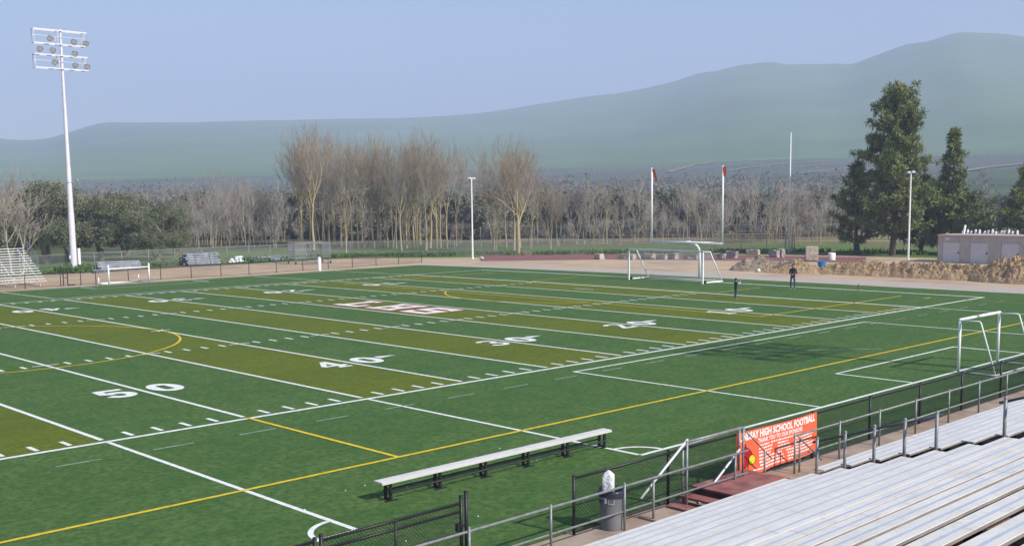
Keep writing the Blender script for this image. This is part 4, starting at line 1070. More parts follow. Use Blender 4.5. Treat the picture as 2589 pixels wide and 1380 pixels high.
# ------------------------------------------------------------------ trees
def rot_dir(d, ang, r):
    ax = d.orthogonal().normalized(); ax.rotate(Matrix.Rotation(r.uniform(0, 2*pi), 3, d)); e = d.copy(); e.rotate(Matrix.Rotation(ang, 3, ax)); return e.normalized()
def bare_tree(name, seed, H, r0, fork, stems, spread, dens, mats, up=.25, ang=(.3,.75)):
    r = random.Random(seed); T = MB(); Cw = MB()
    def grow(p, d, L, rad, lev, maxlev):
        m = T if lev < 2 else Cw; n = (6, 5, 4, 3, 3, 3)[min(lev, 5)]; seg = (5, 4, 4, 3, 2, 2)[min(lev, 5)]
        pts = [p]; rr = [rad]; q = p.copy(); dd = d.copy()
        for k in range(seg):
            dd = (dd + V((r.uniform(-1,1), r.uniform(-1,1), r.uniform(-.6,1)))*(.08 if lev == 0 else .24) + V((0,0,1))*up*(.25 if lev else .1)).normalized()
            q = q + dd*(L/seg); pts.append(q); rr.append(max(.021, rad*(1-(.62 if lev == 0 else .5)*(k+1)/seg)))
        m.path(pts, rr, n, False)
        if lev >= maxlev: return
        nk = dens[min(lev, len(dens)-1)]
        for c in range(nk):
            t = r.uniform(.30 if lev else fork, 1.0) if c else 1.0
            i = min(seg-1, int(t*seg)); f = t*seg-i; s = pts[i].lerp(pts[i+1], f); rd = rr[i]+(rr[i+1]-rr[i])*f
            base = (pts[i+1]-pts[i]).normalized()
            a = r.uniform(*ang)*spread*(.35 if c == 0 else 1)
            grow(s, rot_dir(base, a, r), L*r.uniform(.48, .74)*(1.28 if lev == 0 else 1), max(.021, rd*r.uniform(.55,.8)), lev+1, maxlev)
    for s in range(stems):
        a = r.uniform(0, 2*pi); o = V((cos(a)*.5, sin(a)*.5, 0))*(1 if stems > 1 else 0)
        d = (V((0,0,1))+o*.24*r.uniform(.4,1.3)+V((r.uniform(-.06,.06),r.uniform(-.06,.06),0))).normalized()
        grow(o*r.uniform(.5,1.6)-V((0,0,.1)), d, H*.56*r.uniform(.85,1.05), r0*(1 if stems == 1 else r.uniform(.6,.85)), 0, 4)
    zmax = max(v[2] for v in T.v+Cw.v); k = H/zmax
    for m in (T, Cw): m.v = [(a*k, b*k, c*k) for a, b, c in m.v]
    root = thing(name, 'bare tree', 'tree'); T.build('trunk', mats[0], root, True); Cw.build('crown', mats[1], root, True); root['H'] = H
    return root
def leaf(m, c, d, s, w, r):
    sd = d.cross(V((r.uniform(-1,1), r.uniform(-1,1), r.uniform(-1,1)))); 
    if sd.length < 1e-4: return
    sd.normalize(); i = len(m.v)
    a = c-d*s*.5; b = c+d*s*.5; e = sd*w
    m.v += [tuple(a-e*.5), tuple(a+e*.5), tuple(b+e*.5), tuple(b-e*.5)]; m.f.append((i,i+1,i+2,i+3)); m.mi.append(m.m)
def leafy_tree(name, seed, H, W, trunk_h, nclump, per, ls, mats, tr=.35, low=.1, lo_=.7):
    r = random.Random(seed); T = MB(); Cw = MB(); sd = V((seed*3.3,seed*1.7,0))
    nst = r.choice((2,3)); tips = []
    for s in range(nst):
        a = 2*pi*s/nst+r.uniform(-.5,.5); p = V((cos(a)*.15,sin(a)*.15,-.1)); d = V((cos(a)*.35,sin(a)*.35,1)).normalized(); pts = [p]; rr = [tr]
        for k in range(5):
            p = p+d*(trunk_h*1.6/5)+V((r.uniform(-.12,.12),r.uniform(-.12,.12),0)); pts.append(p); rr.append(tr*(1-.12*(k+1)))
        T.path(pts, rr, 7, False)
        for b in range(5):
            q = pts[-1-b%2]; d2 = V((r.uniform(-1,1),r.uniform(-1,1),r.uniform(.1,1))).normalized(); L = W*r.uniform(.35,.5)
            T.path([q, q+d2*L*.5+V((0,0,.2)), q+d2*L+V((0,0,.3))], [tr*.4,tr*.25,.04], 5, False)
    for c in range(nclump):
        while True:
            q = V((r.uniform(-1,1),r.uniform(-1,1),r.uniform(-1,1)))
            if .3 < q.length < 1: break
        q = q*(q.length**-.35)
        k = 1+.32*noise.noise(q*1.6+sd)+.18*noise.noise(q*4+sd)
        zc = trunk_h+(H-trunk_h)*(.5+.5*q.z*k) - (low*H*hypot(q.x,q.y) if q.z < 0 else 0)
        c0 = V((q.x*W/2*k, q.y*W/2*k, max(zc, lo_))); cr = r.uniform(.45,.95)*W*.10
        dr = V((q.x, q.y, .5)).normalized()
        for j in range(per):
            e = V((r.gauss(0,.55),r.gauss(0,.55),r.gauss(0,.45)))*cr; d = (dr+V((r.gauss(0,.7),r.gauss(0,.7),r.gauss(0,.7)))).normalized()
            leaf(Cw, c0+e, d, ls*r.uniform(.7,1.4), ls*r.uniform(.35,.6), r)
    root = thing(name, 'leafy tree', 'tree'); T.build('trunk', mats[0], root, True); Cw.build('crown', mats[1], root); root['H'] = H
    return root
def conifer(name, seed, H, prof, trunk_r, nl, lab, clump=1.0, bare=.12, drop=.25):
    r = random.Random(seed); T = MB(); Cw = MB()
    pts = [V((.12*sin(k*.9+seed), .12*cos(k*1.3), H*k/12)) for k in range(13)]
    T.path(pts, [trunk_r*(1-.93*k/12) for k in range(13)], 9, False)
    for k in range(nl):
        t = bare+(1-bare)*((k+r.random())/nl)**.92; z = H*t; a = k*2.4+r.uniform(-.5,.5)
        gap = noise.noise(V((cos(a)*1.1,sin(a)*1.1,z*.42+seed)))
        if gap < -.22 and t < .93: continue
        wd = prof(t)*(.62+.5*r.random())*(1+.6*gap)
        if r.random() < .08: wd *= 1.35
        wd = max(wd, .3)
        d = V((cos(a), sin(a), r.uniform(-.10,.42)*(1 if t < .7 else 2.0))).normalized(); q0 = pts[min(12,int(t*12))]; p0 = V((q0.x, q0.y, z)); L = wd
        mid = p0+d*L*.5+V((0,0,-.06*L)); tip = p0+d*L+V((0,0,-drop*L*.35+.14*L))
        T.path([p0, mid, tip], [max(.03, trunk_r*.25*(1-t)), .04, .018], 4, False)
        nt_ = max(2, int(L*1.9*clump))
        for j in range(nt_):
            s = .38+.64*(j+r.random())/nt_; c = p0.lerp(mid, s*2) if s < .5 else mid.lerp(tip, s*2-1)
            c = c+V((r.gauss(0,.2),r.gauss(0,.2),r.gauss(0,.16)))*(.5+L*.16)
            tr = r.uniform(.34,.72)
            for q in range(24):
                dd = V((r.gauss(0,1),r.gauss(0,1),r.gauss(.5,1))).normalized()
                leaf(Cw, c+dd*tr*.52, dd, tr*1.0, .075, r)
    root = thing(name, lab, 'tree'); T.build('trunk', M['bark_dark'], root, True); Cw.build('crown', M['needle'], root); root['H'] = H
    return root
# ---- tall bare trees beyond the grey fence
BT = [bare_tree('bare_tree', 11, 17, .30, .52, 1, .85, (5,5,4,3), (M['bark'], M['twig']), .2),
      bare_tree('bare_tree', 12, 17, .26, .55, 1, .75, (5,5,4,3), (M['bark'], M['twig']), .22),
      bare_tree('bare_tree', 13, 17, .29, .48, 2, .85, (5,5,4,3), (M['bark'], M['twig']), .2),
      bare_tree('bare_tree', 14, 17, .33, .5, 1, 1.0, (6,5,4,3), (M['bark'], M['twig']), .18),
      bare_tree('bare_tree', 15, 17, .22, .62, 3, .75, (4,5,4,3), (M['bark'], M['twig_pink']), .22),
      bare_tree('bare_tree', 16, 17, .30, .56, 1, .9, (6,5,4,3), (M['bark'], M['twig']), .2),
      bare_tree('bare_tree', 17, 17, .27, .58, 2, .8, (5,5,4,3), (M['bark'], M['twig_pink']), .2)]
used = set()
def put(protos, k, u, v, vt, label, group, rz, name_scale=1.0, cat_=None):
    p = protos[k % len(protos)]; o = p if id(p) not in used else copy_tree(p); used.add(id(p))
    g = G(u, v); H = height_at(g, vt); s = H/p['H']
    place(o, g, rz, (s*name_scale, s*name_scale, s), label, group)
    if 'H' in o and o is not p: del o['H']
    return o
A_ = lambda x, y: (640+x/3.1212, 260+y/3.1212)
rows = [(385,1125,135,3,1.15,'leftmost tall bare tree, leaning out left behind the pipe piles'),(450,1125,170,1,.9,'bare tree with yellowish trunk just left of the batting cage'),(480,1165,95,0,1.15,'tallest bare tree, its pale straight trunk rising behind the batting cage'),
 (515,1130,100,2,1.05,'twin-stemmed tall bare tree over the right end of the batting cage'),(565,1115,260,1,.8,'slim bare tree just right of the batting cage'),(627,1145,250,2,.85,'bare tree with golden lichen trunks, right of the batting cage'),(655,1120,330,4,.8,'clump of low bare stems beside the golden lichen trunks'),
 (735,1185,320,1,.8,'bare tree with a pale thick foot standing nearest the fence'),(782,1150,185,0,.95,'tall bare tree, second right of the pale-footed one'),(830,1150,235,1,.85,'slender bare tree in the middle of the tall row'),(950,1140,200,3,.85,'leaning yellow-barked bare tree right of the row middle'),
 (985,1140,195,1,.85,'straight bare tree close beside the leaning yellow-barked one'),(1100,1155,330,2,.75,'shorter crooked bare tree in the gap of the tall row'),(1172,1165,185,0,.9,'tall bare tree with a wide crown left of the triple stems'),(1212,1145,200,1,.85,'bare tree right of the wide crown, stem nearly straight'),
 (1243,1140,290,4,.8,'low multi-stemmed bare tree between two tall ones'),(1365,1165,185,0,1.05,'tall bare tree with triple stems left of the twin-headed lamp post'),(1398,1145,215,3,.95,'broad bare tree with a curved limb left of the lamp post'),(1605,1130,240,1,.7,'lone slim bare tree immediately left of the lamp post'),
 (1890,1170,245,1,.9,'pair-like slim bare tree immediately right of the lamp post'),(1918,1165,250,2,.85,'second slim bare tree right of the lamp post')]
for i, (x, y, t, k, w, lab) in enumerate(rows):
    if k < 2 and i % 3 == 1: k = 5
    if k == 2 and i % 2: k = 6
    u, v = A_(x, y); put(BT, k, u, v, 260+t/3.1212, lab, 'tall bare trees beyond the grey fence', i*1.37+.3, w*.86)
B_ = lambda x, y: (1180+x/3.1212, 300+y/3.1212)
for i, (x, y, t, k, w, lab) in enumerate(((375,1050,120,0,1.05,'thick dark-trunked bare tree right of the lamp post, wide vase crown'),(408,1058,105,3,1.2,'big bare tree with the broadest crown right of the lamp post'),(560,985,330,1,.9,'bare tree with a mossy trunk behind the broad-crowned one'),(672,1032,400,2,.9,'low leaning bare tree with yellow moss left of the netted goal'),(725,1000,440,4,.9,'small forked bare tree next to the leaning mossy one'),(1105,985,440,1,1.0,'mossy yellow bare tree left of the big goal'))):
    u, v = B_(x, y); put(BT, k, u, v, 300+t/3.1212, lab, 'tall bare trees beyond the grey fence', i*2.1+1, w*.95)
extra = [(700,1140,225),(690,1120,300),(880,1142,215),(915,1138,220),(1030,1130,245),(1062,1140,225),(1130,1148,200),(1270,1143,205),(1312,1150,190),(1330,1120,260),(1450,1150,225),(1482,1140,250),(1530,1150,285),(410,1120,190),(540,1120,180),(600,1120,230),(2000,1150,235),(2060,1150,255),(2110,1140,290),(2180,1150,330)]
for i, (x, y, t) in enumerate(extra):
    u, v = A_(x, y); put(BT, (1,5,0,6,4)[i % 5], u, v, 260+t/3.1212, 'slim bare tree filling in the tall row beyond the grey fence', 'slim bare trees filling in the tall row', i*2.3, .78)
PB = [bare_tree('bare_tree', 21, 12, .20, .35, 2, .95, (5,5,4,3), (M['bark_pale'], M['twig_grey']), .16), bare_tree('bare_tree', 22, 12, .16, .3, 1, .9, (6,5,4,3), (M['bark_pale'], M['twig_grey']), .16)]
put(PB, 0, 30, 688, 405, 'pale-barked bare tree above the small bleachers at the left edge', 'pale bare trees at the left edge', .4, 1.15)
put(PB, 1, 62, 684, 455, 'thin pale bare sapling between the bleachers and the dark olive trees', 'pale bare trees at the left edge', 2.4, .9)
# ---- thicket of slender bare trees
ST = [bare_tree('slender_bare_tree', 31+k, 10, .12, .3, (1,2,3,2)[k], .85, (4,4,4,2), (M['bark_pale'] if k % 2 else M['bark'], M['twig_pink'] if k == 1 else M['twig_grey']), .16) for k in range(4)]
rt = random.Random(77)
def thicket(n, u0, u1, v0, v1, t0, t1, lab, grp, w=.8):
    for k in range(n):
        u = u0+(u1-u0)*(k+rt.random())/n; v = rt.uniform(v0, v1)
        put(ST, rt.randrange(4), u, v, rt.uniform(t0, t1), lab, grp, rt.uniform(0, 6.28), w)
thicket(52, 1440, 2135, 596, 618, 425, 520, 'slender bare tree in the grey thicket behind the goalposts', 'slender bare trees behind the goalposts', .9)
thicket(26, 1440, 2100, 606, 622, 500, 560, 'low bare sapling in front of the thicket behind the goalposts', 'low bare saplings before the thicket', .9)
thicket(20, 700, 1440, 604, 620, 470, 560, 'thin bare sapling among the trunks of the tall bare row', 'thin saplings under the tall bare row', .8)
thicket(24, 462, 712, 605, 628, 415, 520, 'slender bare tree between the olive trees and the tall bare row', 'slender bare trees right of the olive trees', .8)
thicket(34, 690, 1450, 600, 622, 535, 590, 'low pale sapling in the undergrowth below the tall bare row', 'low saplings under the tall bare row', 1.3)
thicket(16, 455, 700, 606, 628, 540, 595, 'low pale sapling in the undergrowth right of the olive trees', 'low saplings right of the olive trees', 1.3)
thicket(20, 40, 480, 596, 606, 438, 482, 'pinkish bare treetop showing over the olive trees', 'pinkish bare trees behind the olive trees', 1.0)
# ---- olive trees at the left and the dark evergreen band behind
OL = [leafy_tree('olive_tree', 51+k, 9.5, (10,9,11)[k], 2.6, 190, 130, .20, (M['bark_olive'], M['olive_leaf']), .42, .16) for k in range(3)]
for i, (u, v, t, k, w, lab) in enumerate(((-40,672,500,0,1.0,'olive tree cut by the left edge behind the small bleachers'),(46,664,500,1,.8,'low olive tree behind the small bleachers'),(118,666,462,2,.85,'tallest dark olive tree, left of the floodlight pole'),(176,652,505,0,.7,'olive tree behind the floodlight pole'),(258,658,492,0,1.0,'broad silvery olive tree just right of the floodlight pole'),(322,645,492,1,.9,'olive tree with the high crown in the middle of the olive clump'),(398,657,518,2,.95,'round grey-green olive tree above the small far goal'),(446,645,530,1,.75,'low olive tree ending the olive clump on its right'))):
    put(OL, k, u, v, t, lab, 'olive trees behind the far fence', i*1.9, w)
EV = [leafy_tree('evergreen_tree', 61+k, 8, (9,8)[k], .3, 130, 70, .34, (M['bark_dark'], M['evergreen_leaf']), .25, .1, .15) for k in range(2)]
def band(n, u0, u1, v0, v1, t0, t1, lab, grp):
    for k in range(n):
        put(EV, k+rt.randrange(2), u0+(u1-u0)*(k+rt.uniform(.2,.8))/n, rt.uniform(v0, v1), rt.uniform(t0, t1), lab, grp, rt.uniform(0, 6.28), rt.uniform(.95,1.25))
band(26, 440, 1440, 597, 606, 482, 508, 'dark evergreen tree in the band behind the tall bare row', 'dark evergreens behind the tall bare row')
band(20, 1440, 2140, 592, 602, 480, 502, 'dark evergreen tree in the band behind the goalpost thicket', 'dark evergreens behind the goalpost thicket')
band(8, -60, 440, 600, 610, 490, 515, 'dark evergreen tree filling the gaps behind the olive trees', 'dark evergreens behind the olive trees')
band(8, 2380, 2680, 580, 586, 488, 500, 'grey-green tree in the distant line right of the conifers', 'grey-green trees beyond the shed')
# ---- conifers
def prof_a(t):
    tab = ((0,2.2),(.13,2.8),(.2,4.4),(.33,3.8),(.43,3.3),(.52,3.7),(.60,3.8),(.70,3.4),(.80,3.1),(.88,2.5),(.95,1.6),(1.0,.8))
    for k in range(len(tab)-1):
        if tab[k][0] <= t <= tab[k+1][0]: return tab[k][1]+(tab[k+1][1]-tab[k][1])*(t-tab[k][0])/(tab[k+1][0]-tab[k][0])
    return 1.2
g = G(2258,645); H = height_at(g,192)
place(conifer('conifer', 71, H*.93, prof_a, .42, 260, 'tallest dark conifer with a ragged crown behind the right lamp post', 1.1, .13), g, .6, (.9,.9,1))
g = G(2402,641); H = height_at(g,335)
place(conifer('conifer', 72, H, lambda t: (4.6*(1-t)**1.1+.35)*(1 if t < .5 else .8), .26, 170, 'slimmer conifer with a narrow spire right of the right lamp post', 1.15, .10), g, 1.9)
g = G(2165,640); H = height_at(g,415)
place(conifer('conifer', 73, H, lambda t: 2.9*(1-t)**.6+.3, .25, 100, 'lower bushy conifer on the left flank of the tallest one', 1.15, .12), g, 2.9)
g = G(2330,640); H = height_at(g,455)
place(conifer('conifer', 75, H, lambda t: 3.6*(1-t)**.55+.3, .24, 120, 'bushy conifer filling the gap between the two tall conifers', 1.15, .10), g, .9)
g = G(2602,648); H = height_at(g,400)
place(conifer('conifer', 74, H, lambda t: 3.6*(1-t)**.7+.4, .25, 110, 'conifer cut by the right edge behind the shed', 1.1, .14), g, .2)
# ---- far wood, orchard rows and weeds
m = MB(); r = random.Random(5)
for k in range(1100):
    a = r.uniform(.25, 1.32); d = r.uniform(262, 560); x, y = CAM.x+d*sin(a), CAM.y+d*cos(a); z = terr(x, y); hh = r.uniform(3,7); ww = r.uniform(3,5)
    if noise.noise(V((x*.012,y*.012,2))) < -.06: continue
    for j in range(44):
        q = V((r.gauss(0,.4)*ww, r.gauss(0,.4)*ww, abs(r.gauss(.45,.3))*hh)); dd = V((r.gauss(0,1),r.gauss(0,1),r.gauss(0,1))).normalized(); leaf(m, V((x,y,z))+q, dd, 1.0, .7, r)
tag(m.build('distant_wood', mat('distant_wood', (.24,.23,.19), .9, .2, .02, c2=(.25,.22,.19), trans=.4)), 'far-off hazy woodland on the valley floor', kind='stuff')
m = MB(); r = random.Random(6)
for k in range(44):
    d = 650+5.6*k
    a = .22
    while a < 1.34:
        a += (4.2/d)*r.uniform(.9,1.15)
        x, y = CAM.x+d*sin(a), CAM.y+d*cos(a)
        if noise.noise(V((a*7, d*.012, 5))) < -.12: continue
        z = terr(x, y); s = r.uniform(.6,.95); i = len(m.v)
        m.v += [(x-s,y,z+.8),(x,y-s,z+.9),(x+s,y,z+.8),(x,y+s,z+.9),(x+r.uniform(-.4,.4),y,z+1.6*s),(x,y,z)]
        m.f += [(i,i+1,i+4),(i+1,i+2,i+4),(i+2,i+3,i+4),(i+3,i,i+4)]; m.mi += [0]*4
tag(m.build('orchard', mat('orchard_leaf', (.15,.17,.13), .9, .3, .02)), 'orchard rows on the slope at the foot of the hills', kind='stuff')
m = MB(); r = random.Random(9); pl = [G(u, v) for u, v in ((-60,712),(95,690),(240,683),(376,674),(510,667),(630,661),(740,656),(833,651),(948,648),(1081,648),(1219,645),(1410,643),(1610,640.5),(1873,638.5),(2130,640),(2330,645))]
for k in range(15000):
    i = r.randrange(len(pl)-1); p = pl[i].lerp(pl[i+1], r.random()); d = (p-CAM); d.z = 0; d.normalize(); off = abs(r.gauss(0,3.2))-.3; q = p+d*off+V((r.uniform(-1,1),r.uniform(-1,1),0))
    if noise.noise(V((q.x*.22,q.y*.22,1))) < -.08: continue
    q.z = crown(q.x,q.y)-.03; h = r.uniform(.12,.5); leaf(m, q+V((0,0,h/2)), V((r.gauss(0,.35),r.gauss(0,.35),1)).normalized(), h, r.uniform(.06,.16), r)
for (u, v, n, hh) in ((200,690,260,.8),(215,688,200,.8),(160,690,200,.6),(100,692,160,.5),(650,662,200,.5)):
    c0 = G(u, v)
    for k in range(n):
        q = c0+V((r.gauss(0,.9),abs(r.gauss(0,.6)),0)); h = r.uniform(.3,1)*hh; leaf(m, q+V((0,0,h*r.random())), V((r.gauss(0,.6),r.gauss(0,.6),1)).normalized(), .3, .16, r)
tag(m.build('weeds', M['grass']), 'green weeds growing along the foot of the grey fence', kind='stuff')

m = MB(); r = random.Random(14)
for k in range(13):
    x, y = r.uniform(-6, 8), r.uniform(-15, -8); s = r.uniform(.012,.035); m.box((x,y,.012),(s,s*.7,.018), r.uniform(0,3))
tag(m.build('litter', M['white_paint']), 'scattered white specks of litter on the turf near the bench', kind='stuff')
# ------------------------------------------------------------------ people
def person(label, loc, rz, pose, H, colours):
    root = thing('person', label, 'person', (0,0,0))
    me = bpy.data.meshes.new('body'); P = pose; names = list(P['j'].keys()); idx = {n: i for i, n in enumerate(names)}
    me.from_pydata([P['j'][n][0] for n in names], [(idx[a], idx[b]) for a, b in P['e']], [])
    ob = bpy.data.objects.new('body', me); COL.objects.link(ob)
    sk = ob.modifiers.new('s', 'SKIN'); sk.use_smooth_shade = True
    for n in names:
        rr = P['j'][n][1]; rr = rr if isinstance(rr, tuple) else (rr, rr); me.skin_vertices[0].data[idx[n]].radius = rr
    me.skin_vertices[0].data[idx['pelvis']].use_root = True
    sb = ob.modifiers.new('d', 'SUBSURF'); sb.levels = 2; sb.render_levels = 2
    dg = bpy.context.evaluated_depsgraph_get(); m2 = bpy.data.meshes.new_from_object(ob.evaluated_get(dg)); bpy.data.objects.remove(ob); bpy.data.meshes.remove(me); m2.name = 'body'
    mats = [M['skin'], M['jeans'], colours[0], M['shoe'], colours[1]]
    for q in mats: m2.materials.append(q)
    for p in m2.polygons: p.material_index = colours[2](p.center); p.use_smooth = True
    b = bpy.data.objects.new('body', m2); COL.objects.link(b); b.parent = root
    hd = V(P['j']['head'][0]); r = P['hr']
    m = MB(); f = P.get('face', V((0,-1,0))); f = V(f).normalized(); s = V((-f.y, f.x, 0))
    m.ball(tuple(hd+V((0,0,.035))-f*.018), r*1.10, 14, (1,1,1)); keep = []
    for q in m.f:
        c = sum((V(m.v[i]) for i in q), V())/len(q)-hd
        if c.z > .035+max(0, c.dot(f))*.9 or (c.dot(f) < -.02 and c.z > -.05): keep.append(q)
    m.f = keep; m.mi = [0]*len(keep); m.build('hair', M['hair'], root, True)
    m = MB(); 
    for k in (-1, 1):
        m.ball(tuple(hd+f*r*.93+s*k*r*.36+V((0,0,.012))), r*.13, 6)
    m.build('eyes', M['emblem_black'], root)
    m = MB(); m.ball(tuple(hd+f*r*1.02-V((0,0,.018))), r*.20, 6, (.8,.8,1.3)); 
    for k in (-1, 1): m.ball(tuple(hd+s*k*r*.98), r*.26, 6, (.6,.6,1.2))
    m.build('nose_and_ears', M['skin'], root, True)
    m = MB(); m.ball(tuple(hd+f*r*.92-V((0,0,.06))), r*.22, 6, (1,1,.35)); m.build('mouth', M['leather'], root)
    zm = max(v.co.z for v in m2.vertices); place(root, loc, rz, H/zm); return root
def hand(J, E, wrist, name, pos, d, palm_n):
    d = V(d).normalized(); n = V(palm_n).normalized(); s = d.cross(n).normalized(); pos = V(pos)
    J[name+'p'] = (tuple(pos+d*.05), (.03,.018)); E.append((wrist, name+'p'))
    for k, (o, L) in enumerate(((-.033,.07),(-.011,.08),(.011,.076),(.033,.06))):
        a = pos+d*.085+s*o; b = a+d*L*.5+n*.012; c = b+d*L*.35+n*.03
        J[f'{name}{k}a'] = (tuple(a), .0095); J[f'{name}{k}b'] = (tuple(b), .0085); J[f'{name}{k}c'] = (tuple(c), .007)
        E += [(name+'p', f'{name}{k}a'), (f'{name}{k}a', f'{name}{k}b'), (f'{name}{k}b', f'{name}{k}c')]
    a = pos+d*.04-s*.04+n*.01; b = a+d*.04-s*.02+n*.02; J[name+'ta'] = (tuple(a), .011); J[name+'tb'] = (tuple(b), .009); E += [(name+'p', name+'ta'), (name+'ta', name+'tb')]
def base_pose():
    J = {'pelvis':((0,0,.95),(.155,.105)),'waist':((0,0,1.08),(.145,.10)),'chest':((0,.005,1.30),(.175,.115)),'neckb':((0,.01,1.46),(.07,.065)),'neck':((0,0,1.53),(.05,.05)),'head':((0,-.02,1.64),(.082,.098)),'crown':((0,-.01,1.72),(.07,.078)),
         'hipL':((.095,0,.88),(.085,.085)),'kneeL':((.13,-.03,.50),(.062,.062)),'calfL':((.135,.0,.36),(.058,.058)),'ankL':((.14,.01,.09),(.042,.042)),'toeL':((.16,-.15,.035),(.042,.032)),
         'hipR':((-.095,0,.88),(.085,.085)),'kneeR':((-.13,-.02,.50),(.062,.062)),'calfR':((-.135,.01,.36),(.058,.058)),'ankR':((-.14,.02,.09),(.042,.042)),'toeR':((-.16,-.14,.035),(.042,.032)),
         'shL':((.19,.01,1.40),(.068,.068)),'shR':((-.19,.01,1.40),(.068,.068))}
    E = [('pelvis','waist'),('waist','chest'),('chest','neckb'),('neckb','neck'),('neck','head'),('head','crown'),('pelvis','hipL'),('hipL','kneeL'),('kneeL','calfL'),('calfL','ankL'),('ankL','toeL'),('pelvis','hipR'),('hipR','kneeR'),('kneeR','calfR'),('calfR','ankR'),('ankR','toeR'),('chest','shL'),('chest','shR')]
    return J, E
J, E = base_pose()
J['elL'] = ((.235,.04,1.12),(.055,.055)); J['wrL'] = ((.10,-.20,1.06),(.034,.034)); J['elR'] = ((-.235,.04,1.12),(.055,.055)); J['wrR'] = ((-.12,-.20,1.04),(.034,.034))
E += [('shL','elL'),('elL','wrL'),('shR','elR'),('elR','wrR')]; hand(J, E, 'wrL', 'fL', J['wrL'][0], (-.7,-.5,.1), (0,.5,-.6)); hand(J, E, 'wrR', 'fR', J['wrR'][0], (.7,-.5,.0), (0,.4,.7))
def col_a(c):
    if c.z > 1.50: return 0
    if c.z < .075: return 3
    if c.z < .93 and not (c.y < -.14 and c.z > .8): return 1
    if c.y < -.205: return 0
    return 2
face_cam = lambda g: atan2(g.x-CAM.x, -(g.y-CAM.y)) 
g = G(2004,731.5); rz = math.atan2(-(CAM.x-g.x)*-1, 1)
ang = atan2(CAM.y-g.y, CAM.x-g.x)+pi/2
person('adult in dark jacket and jeans holding a ball at the waist by the end line', g, ang-.25, {'j':J,'e':E,'hr':.098}, 1.80, (M['jacket'], M['jacket'], col_a))
a_ = ang-.25; f_ = V((sin(a_), -cos(a_), 0))
m = MB(); m.lathe([(.005,-.14),(.05,-.10),(.082,-.03),(.082,.03),(.05,.10),(.005,.14)], n=12); R3 = Matrix.Rotation(radians(70), 3, 'Y'); c0 = V(g)+f_*.30+V((0,0,1.08)); m.v = [tuple(c0+R3@V(p)) for p in m.v]
tag(m.build('football', M['leather'], None, True), 'brown football held at the waist by the adult', 'football')
J, E = base_pose()
J['elL'] = ((.20,-.24,1.28),(.050,.050)); J['wrL'] = ((.10,-.40,1.46),(.036,.036)); J['elR'] = ((-.20,-.24,1.28),(.050,.050)); J['wrR'] = ((-.10,-.40,1.46),(.036,.036))
J['kneeL'] = ((.11,-.07,.5),(.062,.062)); J['kneeR'] = ((-.12,.04,.5),(.062,.062)); J['ankR'] = ((-.13,.12,.09),(.042,.042)); J['calfR'] = ((-.13,.09,.34),(.057,.057)); J['toeR'] = ((-.14,-.03,.035),(.042,.032))
E += [('shL','elL'),('elL','wrL'),('shR','elR'),('elR','wrR')]; hand(J, E, 'wrL', 'fL', J['wrL'][0], (-.1,-.4,1), (-1,0,.1)); hand(J, E, 'wrR', 'fR', J['wrR'][0], (.1,-.4,1), (1,0,.1))
def col_b(c):
    if c.z > 1.5 and c.y > -.3: return 0
    if c.z < .075: return 3
    if c.z < .93: return 1
    if c.y < -.36: return 0
    if (abs(c.x) > .15 and c.y < -.02) or c.y < -.14: return 4
    return 2
g = G(1860,755.5); ang = atan2(12.75-g.y, 52.1-g.x)+pi/2
person('child in a dark top with pale sleeves, hands raised, facing the adult', g, ang-.4, {'j':J,'e':E,'hr':.108}, 1.33, (M['shirt'], M['sleeve'], col_b))
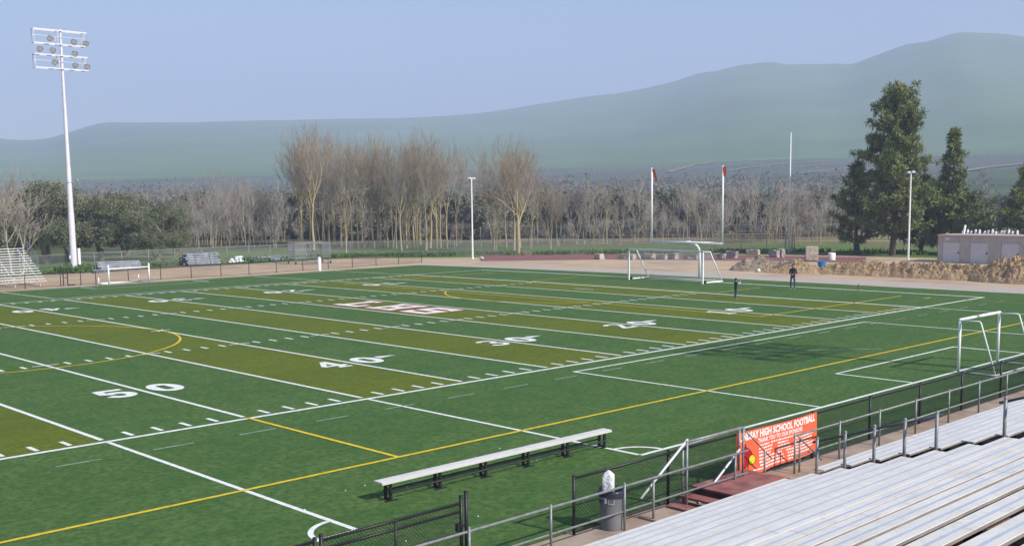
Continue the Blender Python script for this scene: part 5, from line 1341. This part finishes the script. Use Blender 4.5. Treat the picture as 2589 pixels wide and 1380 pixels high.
# ------------------------------------------------------------------ haze, sun, sky, camera
hz = MB(); hz.bb(-4100, 4100, -4100, 4100, -1.4, 500)
hm = bpy.data.materials.new('haze'); hm.use_nodes = True; nt = hm.node_tree; nt.nodes.remove(nt.nodes['Principled BSDF'])
pv = nt.nodes.new('ShaderNodeVolumePrincipled'); pv.inputs['Color'].default_value = (*HAZE_C, 1); pv.inputs['Density'].default_value = HAZE_D; pv.inputs['Anisotropy'].default_value = 0.0
nt.links.new(pv.outputs[0], nt.nodes['Material Output'].inputs['Volume'])
tag(hz.build('haze', hm), 'pale blue haze filling the valley air', kind='stuff')
az, el = radians(172), radians(38.5)       # sun behind and slightly right of the camera; azimuth from +Y towards +X
sd = V((sin(az)*cos(el), cos(az)*cos(el), sin(el)))
sun = bpy.data.lights.new('sun', 'SUN'); sun.energy = SUN_E; sun.angle = radians(.65); sun.color = (1, .955, .88)
so = bpy.data.objects.new('sun', sun); COL.objects.link(so); so.rotation_euler = sd.to_track_quat('Z', 'Y').to_euler(); so.location = (0, -60, 60)
w = bpy.data.worlds.new('World'); S.world = w; w.use_nodes = True; nt = w.node_tree
st = nt.nodes.new('ShaderNodeTexSky'); st.sky_type = 'NISHITA'; st.sun_disc = False; st.sun_elevation = el; st.sun_rotation = az
st.air_density = 1.0; st.dust_density = SKY_DUST; st.ozone_density = SKY_OZ; st.altitude = 0
bg = nt.nodes['Background']; nt.links.new(st.outputs[0], bg.inputs['Color']); bg.inputs['Strength'].default_value = SKY_S
cd = bpy.data.cameras.new('camera'); co = bpy.data.objects.new('camera', cd); COL.objects.link(co); S.camera = co
cd.sensor_width = 36; cd.lens = FPX*36/2589; cd.shift_y = (CY-690)/2589; cd.shift_x = -(CX-1294.5)/2589; cd.clip_start = .1; cd.clip_end = 9000
mw = Matrix(((RX.x,UX.x,-FX.x,CAM.x),(RX.y,UX.y,-FX.y,CAM.y),(RX.z,UX.z,-FX.z,CAM.z),(0,0,0,1))); co.matrix_world = mw
S.view_settings.view_transform = 'Standard'; S.view_settings.look = 'None'; S.view_settings.exposure = EXPO; S.view_settings.gamma = 1
S.render.engine = 'CYCLES'; cy_ = S.cycles; cy_.volume_bounces = 1; cy_.max_bounces = 6; cy_.transparent_max_bounces = 12; cy_.use_denoising = True; cy_.volume_step_rate = 1; cy_.caustics_reflective = False; cy_.caustics_refractive = False
for o in bpy.data.objects:
    if 'H' in o: del o['H']
